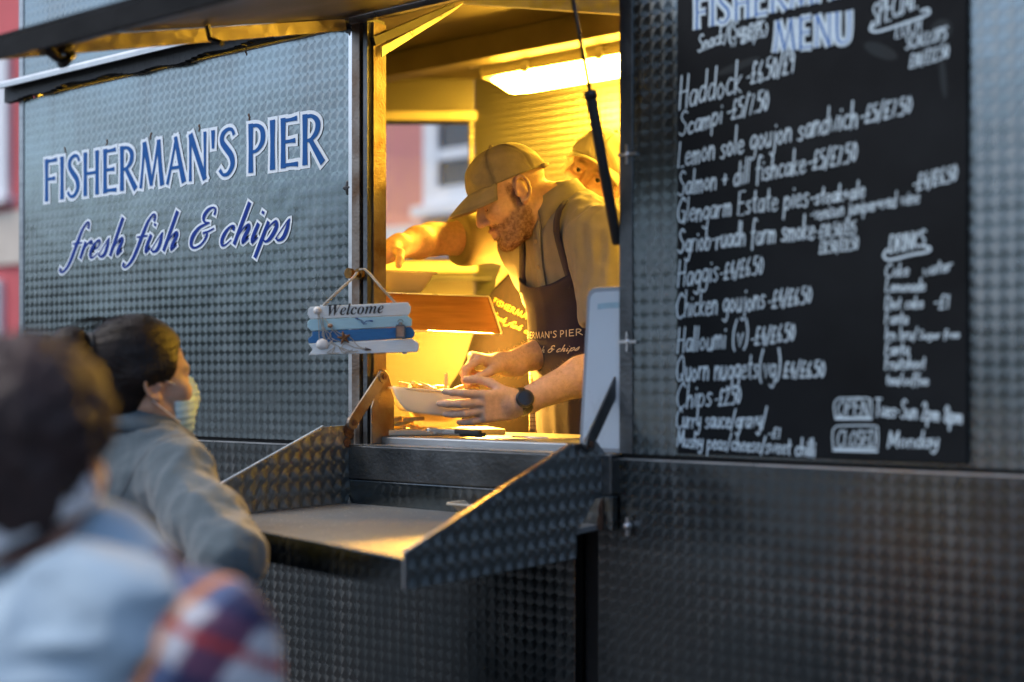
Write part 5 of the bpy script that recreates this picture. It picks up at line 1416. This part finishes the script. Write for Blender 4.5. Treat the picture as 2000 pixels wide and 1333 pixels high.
# watch
wd1 = nrm(wL-eL); wc = wL - wd1*.012; W = Frame(wc, wd1, CU)
m = MB(); fac = nrm(-CF*1.0 + CU*.15); fac = nrm(fac - wd1*np.dot(fac, wd1)); oth = np.cross(wd1, fac)
ring = []
for x in (-.011, -.0105, .0105, .011):
    ring.append([wc + wd1*x + (fac*math.cos(a)*(.0285) + oth*math.sin(a)*(.0305))*(1 if abs(x) < .0108 else .95) for a in np.linspace(0, 2*math.pi, 32, endpoint=False)])
m.grid(np.array(ring), True); wob = m.build('watch', BLACK, P1, True); solid(wob, .003, 1)
m = MB(); c = wc + fac*.030
m.tube([c-fac*.004, c+fac*.006, c+fac*.0085], [.0215, .0215, .019], 28); m.build('watch_case', BLKMET, wob)
m = MB(); m.tube([c+fac*.0086, c+fac*.0092], [.0165, .0162], 28); m.build('watch_face', pmat('watch glass', (.01, .01, .012), .12, 0, .2, 20), wob)
trousers(P1, T1.p(-.02, 0, -.45)*V(1,1,0)+V(0,0,1.30), nrm(tf0), T1.l*V(1,1,0), TROUS, ZF)
# checked tea towel tucked at his waist
tw = MB(); c = at(1058, 785, 3.50); P = np.zeros((14, 8, 3))
for i in range(14):
    for j in range(8): P[i, j] = c + CR*(j-3.5)*.0095 + CU*(.10-.014*i) - CF*(.006*math.sin(j*1.7+i*.2))
tw.grid(P)
tt = NT('checked cotton'); g = tt.pos((1/.011, 1/.011, 1/.011)); 
fx = tt.n('SeparateXYZ'); tt.l(tt.vm('FRACTION', g).outputs[0], fx.inputs[0])
mk = tt.math('MAXIMUM', tt.math('LESS_THAN', fx.outputs[0], .16), tt.math('LESS_THAN', fx.outputs[2], .16))
tt.l(tt.mix(mk, (.72, .66, .5), (.16, .10, .05)), tt.b.inputs['Base Color']); tt.b.inputs['Roughness'].default_value = .9
solid(tw.build('tea_towel', tt.m, P1, True), .002)

# ------------------------------------------------------------------ second cook, behind
P2 = thing('person', 'second cook in a cream cap leaning behind the bearded cook, one arm stretched out', 'person', (*at(1010, 840, 3.95)[:2], ZF))
H2 = Frame((0, 0, 0), -CF*.93 - CR*.26 - CU*.16, CR*.48 + CU*.87 - CF*.1)
H2.o = at(1149, 342, 3.70) - H2.f*.088 - H2.u*.003
T2 = Frame(at(1062, 590, 3.86), -CF*.92 - CR*.35, CR*.42 + CU*.90)
nb2 = at(1122, 455, 3.86)
sR2, sL2 = at(1000, 462, 3.80), at(1205, 560, 3.90)
eR2, wR2 = at(842, 468, 3.66), at(768, 486, 3.48)
eL2, wL2 = at(1235, 740, 3.92), at(1170, 800, 3.72)
lo, hi = lathe_bounds([H2.p(.14, 0, .14), H2.p(-.12, 0, -.12), sR2, sL2, eR2, wR2, at(700, 540, 3.35), eL2, wL2, at(1130, 850, 3.6)], .075)
BF = Field(lo, hi, .0034)
add_head(BF, H2, ears=(1,), eyes=True)
BF.cap(H2.p(-.03, 0, -.06), nb2, .050, .056, .02)
BF.ell(T2.p(-.01, 0, .06), (.08, .13, .12), T2.M, .03)
for s, e, w in ((sR2, eR2, wR2), (sL2, eL2, wL2)):
    BF.chain([s, s*.45+e*.55, e], [.054, .050, .043], .02); BF.chain([e, e*.65+w*.35, w], [.043, .042, .027], .02)
add_hand(BF, wR2, nrm(at(735, 520, 3.42)-wR2), -CU*.6+CR*.5, -CF, [(.3, .4, .3), (.35, .45, .3), (.4, .5, .3), (.45, .5, .3)])
add_hand(BF, wL2, nrm(at(1110, 850, 3.6)-wL2), -CU, CF, [(.3, .4, .3)]*4)
v, f = BF.mesh(); v = relax(v, f, 1, .4)
ob = obj('body', v, f, SKIN, P2, True); cols, _ = skin_cols(v, H2, (.68, .42, .30)); setcol(ob, cols)
def eyes(H, parent, look=(1, 0, 0)):
    m = MB(); cc = []
    for s in (1, -1):
        c = H.p(.0785, .031*s, .003); n0 = len(m.v); m.sphere(c, .0128, 16, H.M)
        P = np.array(m.v[n0:]); d = (P-c)/.0128 @ nrm(H.M.T @ np.array(look))
        col = np.tile([.22, .13, .09], (len(P), 1)); col[d > .74] = [.05, .045, .035]; col[d > .965] = [.004, .004, .004]; cc.append(col)  # whites painted dark so the eyes read as shaded
    o = m.build('eye', pmat('eyeball '+parent.name, (1, 1, 1), .12, 0, 0.02, 20, attr=True), parent, True); setcol(o, np.vstack(cc)); return o
eyes(H2, P2, (1, -.1, -.1))
cap_hat(H2, P2, CAPC, droop=-.012, bl=.055, edge=.036)
hm = MB()
for k in range(46):
    s = 1 if k % 3 else -1; a = random.uniform(-.01, .055)
    p = [H2.p(a-.02*q, (.079+.010*math.sin(q*2+k))*s, .034-.085*q) for q in np.linspace(0, random.uniform(.4, 1), 6)]; hm.tube(p, [.0014, .0014, .0013, .0012, .001, .0005], 4)
hm.build('hair', FAIR, P2)
SF2 = Field(*lathe_bounds([T2.p(.15, .22, .22), T2.p(-.16, -.22, -.55), sL2, sR2, eR2*.7+sR2*.3, nb2], .11), .007)
torso(SF2, T2, nb2, .98); SF2.cap(T2.p(0, 0, .12), nb2+H2.u*.0, .085, .062, .03)
TF2 = SF2.like()
for s, e in ((sL2, eL2), (sR2, eR2)):
    SF2.cap(T2.p(-.02, 0, .12), s, .07, .07, .04); q = s*.40+e*.60; SF2.chain([s, q], [.072, .078], .04)
    ax = nrm(e-s); SF2.box(q+ax*.085, (.06, .13, .13), np.array([ax, *Frame(q, ax, (0.1, .2, 1)).M[1:]]), .002, .004, True)
v, f = SF2.mesh(); v = folds(v, f, .007, 10, (1, 1, .6), 3)
obj('shirt', v, f, OLIVE, P2, True); SB2 = bvh_of(v, f)
v2, f2 = TF2.mesh(); v2 = folds(v2, f2, .004, 9, (1, 1, .4), 6)
apr2, AB2, apf2 = apron_on(P2, T2, v2, f2, DKAPR, YELT, .07, .085, .62, -.055, .235, seed=8)
def pr2(x, u, off):
    h = SB2.ray_cast(Vector(T2.p(.5, x, u)), Vector(-T2.f)); return np.array(h[0]) + T2.f*off if h[0] is not None else T2.p(.12, x, u)
for s in (1, -1): strap_ribbon('strap', [apf2(.08*s, .06, .002)] + [pr2(.08*s-.02*s*t, .075+.12*t, .006) for t in np.linspace(0, 1, 8)], T2.l, .026, DKAPR, apr2)
trousers(P2, T2.p(-.02, 0, -.45)*V(1,1,0)+V(0,0,1.28), nrm(T2.f*V(1,1,0)), nrm(T2.l*V(1,1,0)), TROUS, ZF)

# ------------------------------------------------------------------ woman waiting at the shelf
P3 = thing('person', 'woman in grey wool coat and surgical mask, dark hair in a bun, at the shelf', 'person', (*at(285, 1000, 2.66)[:2], 0))
ff = nrm(CR*.79 + CF*.61)
H3 = Frame((0, 0, 0), ff + CU*.10, CU, .97)
H3.o = at(304, 754, 2.595) + H3.l*.077
T3 = Frame(at(285, 1030, 2.66), nrm(CR*.55+CF*.83), CU + CF*.03)
nb3 = at(268, 838, 2.66)
sR3 = at(342, 928, 2.54); sL3 = nb3 + T3.l*.17 - V(0, 0, .07)
eR3, wR3 = at(452, 1088, 2.33), at(415, 1100, 2.62)
eL3, wL3 = sL3 + V(-.06, .03, -.26), sL3 + V(.03, .22, -.22)
BF = Field(*lathe_bounds([H3.p(.14, 0, .14), H3.p(-.12, 0, -.14), nb3], .09), .004)
add_head(BF, H3, nose=.97)
BF.cap(H3.p(-.03, 0, -.05), nb3, .049, .054, .02); BF.ell(nb3-V(0, 0, .08), (.06, .10, .06), T3.M, .03)
v, f = BF.mesh(); v = relax(v, f, 1, .4)
ob = obj('body', v, f, SKIN, P3, True); cols, _ = skin_cols(v, H3, (.55, .33, .22)); setcol(ob, cols); eyes(H3, P3)
# mask: cloth lying on the lower face
MF = BF.like(False)
MF.ell(H3.p(.046, 0, -.050), (.064, .062, .074), H3.M, .02).ell(H3.p(.094, 0, -.008), (.020, .013, .026), H3.M, .02).ell(H3.p(.100, 0, -.036), (.024, .015, .026), H3.M, .025).ell(H3.p(.078, 0, -.098), (.020, .026, .020), H3.M, .025)
mv, mf = MF.mesh(); L = H3.loc(mv)
mk = (L[:, 0] > .042+.15*np.maximum(0, np.abs(L[:, 2]+.055)-.03)) & (L[:, 2] > -.118) & (L[:, 2] < .016 - .30*np.maximum(0, np.abs(L[:, 1])-.012))
mv, mf = keep(mv, mf, mk); mv = smooth_border(mv, mf); n_ = vnormals(mv, mf); L = H3.loc(mv)
mv = mv + n_*(.0012*np.sin(L[:, 2]*420))[:, None]
msk = obj('face_mask', mv, mf, MASKM, P3, True); solid(msk, .0015)
m = MB()
for s in (1, -1):
    for z0, z1 in ((-.004, .022), (-.082, -.028)): m.tube(smooth_poly([H3.p(.052, .062*s, z0), H3.p(.02, .076*s, (z0+z1)/2), H3.p(-.012, .084*s, z1)], 5), .0014, 6)
split(m.build('ear_loop', MASKW, msk, True), 2)
# hair drawn back into a bun
HF = Field(*lathe_bounds([H3.p(.12, 0, .15), H3.p(-.19, 0, -.12)], .10), .0042)
HF.ell(H3.p(-.008, 0, .052), (.101, .085, .093), H3.M, .01).ell(H3.p(-.048, 0, -.015), (.052, .062, .062), H3.M, .03)
for s in (1, -1): HF.cap(H3.p(.035, .066*s, .035), H3.p(-.03, .066*s, .02), .018, .026, .02)
HF.ell(H3.p(.104, 0, -.02), (.075, .12, .106), H3.M, .010, True)
HF.cap(H3.p(.02, -.09, -.03), H3.p(.02, .09, -.03), .034, None, .008, True)
HF.ell(H3.p(-.136, 0, .096), (.037, .038, .036), H3.M, .010)
v, f = HF.mesh(); L = H3.loc(v)
ang = np.arctan2(L[:, 1], L[:, 2]-.03)
nh = vnormals(v, f); v = v + nh*(-.0009*np.sin(ang*80+L[:, 0]*20+3*vnoise(v, 30, 2)) + .0010*vnoise(v*np.array([1, 1, 1]), 55, 4))[:, None]
HR = obj('hair', v, f, HAIR, P3, True)
m = MB()
for k in range(170):
    s = random.choice((1, -1)); a0 = random.uniform(-.2, 1.5)
    p0 = (random.uniform(-.09, .07), .09*math.cos(a0)*s, .052+.095*math.sin(a0))
    pts = [H3.p(p0[0]-.06*t+random.uniform(-.002, .002), p0[1]*(1-.06*t)+random.uniform(-.002, .002), p0[2]-.01*t+.004*math.sin(t*3)) for t in np.linspace(0, 1, 5)]
    m.tube(pts, [.0005, .0006, .0005, .0004, .0002], 3, False)
for k in range(30):
    a0 = random.uniform(0, 6.28); c = H3.p(-.136, 0, .096); d = H3.l*math.cos(a0)+H3.u*math.sin(a0)
    m.tube([c+d*.03, c+d*.036-H3.f*.01, c+d*random.uniform(.03, .05)-H3.f*.03], [.0006, .0005, .0002], 3, False)
m.build('stray_hair', HAIR, HR)
tie = MB(); c = H3.p(-.100, 0, .088); tie.tube([c + (H3.l*math.cos(a)+nrm(H3.u+H3.f*.2)*math.sin(a))*.024 for a in np.linspace(0, 6.283, 20, endpoint=False)], .006, 6, False, True); tie.build('hair_tie', BLACK, HR, True)
# coat
CFd = Field(*lathe_bounds([T3.p(.16, .26, .2), T3.p(-.18, -.26, -.62), sR3, eR3, wR3, sL3, eL3, wL3, nb3], .11), .0062)
CFd.ell(T3.p(-.01, 0, .04), (.115, .165, .19), T3.M, .04).ell(T3.p(0, 0, -.2), (.125, .155, .24), T3.M, .06).ell(T3.p(0, 0, -.5), (.16, .20, .30), T3.M, .08)
CFd.cap(T3.p(-.01, 0, .15), nb3, .085, .062, .03)
for s, e, w in ((sR3, eR3, wR3), (sL3, eL3, wL3)):
    CFd.cap(nb3-V(0, 0, .055), s, .056, .062, .04); CFd.chain([s, s*.5+e*.5, e], [.066, .064, .060], .025); CFd.chain([e, w], [.060, .048], .02)
v, f = CFd.mesh(); v = folds(v, f, .012, 9, (1, 1, .8), 11); v = folds(v, f, .005, 24, (1, 1, 1), 12); v = folds(v, f, .009, 15, (1.2, 1.2, .6), 41)
coat = obj('coat', v, f, COAT, P3, True)
collar_shell(nb3 + T3.f*.008 - V(0, 0, .012), nrm(CU*.95+T3.f*.22), T3.f, .063, .105, .052, .55, COAT, coat, .02)
# set-in sleeve seam and cuff button
CB = bvh_of(v, f)
sd = nrm(eR3-sR3); fr3 = Frame(sR3, sd, CU); m = MB(); pts = []
for a in np.linspace(0, 6.283, 40, endpoint=False):
    d = fr3.l*math.cos(a) + fr3.u*math.sin(a); o_ = sR3 - nrm(sR3-nb3)*.028
    dd = nrm(np.cross(nrm(sR3-nb3), np.cross(d, nrm(sR3-nb3)))); h = CB.ray_cast(Vector(o_+dd*.3), Vector(-dd)); 
    if h[0] is not None: pts.append(np.array(h[0]))
m.tube(pts, .0016, 5, False, True); m.build('seam', pmat('dark seam', (.09, .10, .11), .95, 0, .2, 90), coat)
h = CB.ray_cast(Vector(at(497, 1098, 1.9)), Vector(CF)); 
if h[0] is not None:
    m = MB(); m.sphere(np.array(h[0]), .009, 8); m.build('button', pmat('grey coat button', (.06, .065, .07), .3, 0, .2, 60), coat, True)
for w, e in ((wR3, eR3), (wL3, eL3)):
    hf = Field(*lathe_bounds([w], .24), .005); d = nrm(w-e); add_hand(hf, w+d*.01, d, -CU*.5-CR*.5, CU, [(.5, .6, .4)]*4); hv_, hf_ = hf.mesh(); o = obj('hand', hv_, hf_, SKIN, P3, True); setcol(o, np.tile([.55, .33, .22], (len(hv_), 1)))
trousers(P3, V(T3.o[0], T3.o[1], .82), T3.f*V(1,1,0), T3.l*V(1,1,0), TROUS, .0)

# ------------------------------------------------------------------ customer close to the camera, seen from behind
P4 = thing('person', 'out of focus customer in a pale blue hood and plaid jacket close to the camera', 'person', (*at(90, 1300, 1.47)[:2], 0))
H4 = Frame((0, 0, 0), nrm(CF*.99 + CR*.08), CU, .92)
H4.o = at(56, 912, 1.44)
T4 = Frame(at(110, 1420, 1.49), nrm(CF*.95 + CR*.28), CU)
nb4 = at(82, 1085, 1.47)
sR4, sL4 = at(362, 1282, 1.40), nb4 + T4.l*.18 - V(0, 0, .07)
BF = Field(*lathe_bounds([H4.p(.14, 0, .14), H4.p(-.12, 0, -.14), nb4], .09), .005)
add_head(BF, H4); BF.cap(H4.p(-.025, 0, -.05), nb4, .055, .060, .02); BF.ell(nb4-V(0, 0, .08), (.06, .1, .06), T4.M, .03)
v, f = BF.mesh(); ob = obj('body', v, f, SKIN, P4, True); cols, _ = skin_cols(v, H4, (.58, .30, .22)); setcol(ob, cols)
HF = Field(*lathe_bounds([H4.p(.12, 0, .15), H4.p(-.14, 0, -.12)], .10), .005)
HF.ell(H4.p(-.012, 0, .050), (.110, .091, .098), H4.M, .01).ell(H4.p(-.055, 0, -.02), (.057, .068, .065), H4.M, .03)
HF.ell(H4.p(.090, 0, -.045), (.075, .12, .095), H4.M, .012, True)
for s in (1, -1): HF.ell(H4.p(.012, .085*s, -.025), (.030, .03, .05), H4.M, .008, True)
v, f = HF.mesh(); v = folds(v, f, .006, 60, (1, 1, 1), 3); v = folds(v, f, .006, 28, (1, 1, 1), 5); hr4 = obj('hair', v, f, pmat('brown hair', (.034, .013, .011), .65, 0, .5, 30, .6, 160), P4, True)
fuzz('stray_hair', v, vnormals(v, f), np.ones(len(v), bool), 1500, .014, HAIR, hr4, .0008, -H4.f*.5)
# pale band of a mask pulled down round the neck
m = MB(); pts = []
for a in np.linspace(0, 6.283, 40, endpoint=False):
    ca, sa = math.cos(a), math.sin(a); pts.append([H4.p(-.012+ca*.088*k, sa*.082*k, -.082 - .044*sa + z) for k, z in ((.97, -.012), (1.06, -.008), (1.06, .030), (.97, .034))])
m.grid(np.array(pts).transpose(1, 0, 2), True); solid(m.build('neck_band', MASKW, P4, True), .003)
JF = Field(*lathe_bounds([T4.p(.2, .3, .3), T4.p(-.2, -.3, -.5), sR4, sL4, nb4], .12), .007)
JF.ell(T4.p(0, 0, .06), (.135, .19, .20), T4.M, .05).ell(T4.p(0, 0, -.2), (.15, .18, .3), T4.M, .06)
e4 = [s + V(0, 0, -.30) - nrm(nb4-s)*V(1, 1, 0)*.06 for s in (sR4, sL4)]
for s, e in zip((sR4, sL4), e4): JF.cap(nb4-V(0, 0, .09), s, .075, .085, .04); JF.chain([s, e], [.092, .080], .03)
v, f = JF.mesh(); v = folds(v, f, .010, 10, (1, 1, 1), 15); jk = obj('jacket', v, f, PLAIDM, P4, True)
L = T4.loc(v); q = np.array([L[:, 1]*.93+L[:, 2]*.36, L[:, 2]*.93-L[:, 1]*.36+L[:, 0]*.3])/.105
i0, i1 = q[0] % 1, q[1] % 1
pc = np.tile([.66, .64, .66], (len(v), 1))
a_, b_ = i0 < .36, i1 < .36
pc[a_ & b_] = [.018, .022, .075]; pc[a_ & ~b_] = [.13, .05, .10]; pc[~a_ & b_] = [.10, .14, .26]
pc[(np.abs(i0-.62) < .05)] = [.78, .27, .04]; pc[(np.abs(i1-.70) < .05)] = [.52, .045, .03]
pc[(L[:, 1] > -.135) & (L[:, 2] > -.12 + .9*(L[:, 1]+.135))] = [.36, .47, .56]
setcol(jk, pc)
GF = Field(*lathe_bounds([nb4+V(0, 0, .05), T4.p(0, .24, .0), T4.p(0, -.24, .0), T4.p(-.25, 0, -.2)], .1), .007)
ring4 = [nb4 + T4.l*.083*math.sin(a) + T4.f*(-.012-.085*math.cos(a)) + V(0, 0, -.072+.020*-math.cos(a)) for a in np.linspace(0, 6.283, 18)]
GF.chain(ring4, [.036]*18, .02)
GF.ell(at(190, 1200, 1.36), (.07, .095, .070), T4.M, .04)
GF.ell(nb4 - T4.f*.105 - V(0, 0, .21), (.090, .185, .175), T4.M, .04).ell(nb4 - T4.f*.095 - V(0, 0, .145), (.062, .135, .105), T4.M, .04).ell(nb4 - T4.f*.09 - V(0, 0, .23), (.055, .10, .14), T4.M, .05)
for s in (1, -1): GF.cap(nb4-T4.f*.05-V(0, 0, .085), nb4+T4.l*.150*s-T4.f*.05-V(0, 0, .13), .055, .045, .04)
v, f = GF.mesh(); v = folds(v, f, .016, 12, (1, 1, 2.2), 21); obj('hood', v, f, HOOD, P4, True)
trousers(P4, V(T4.o[0], T4.o[1], .80), T4.f*V(1,1,0), T4.l*V(1,1,0), TROUS, .0)
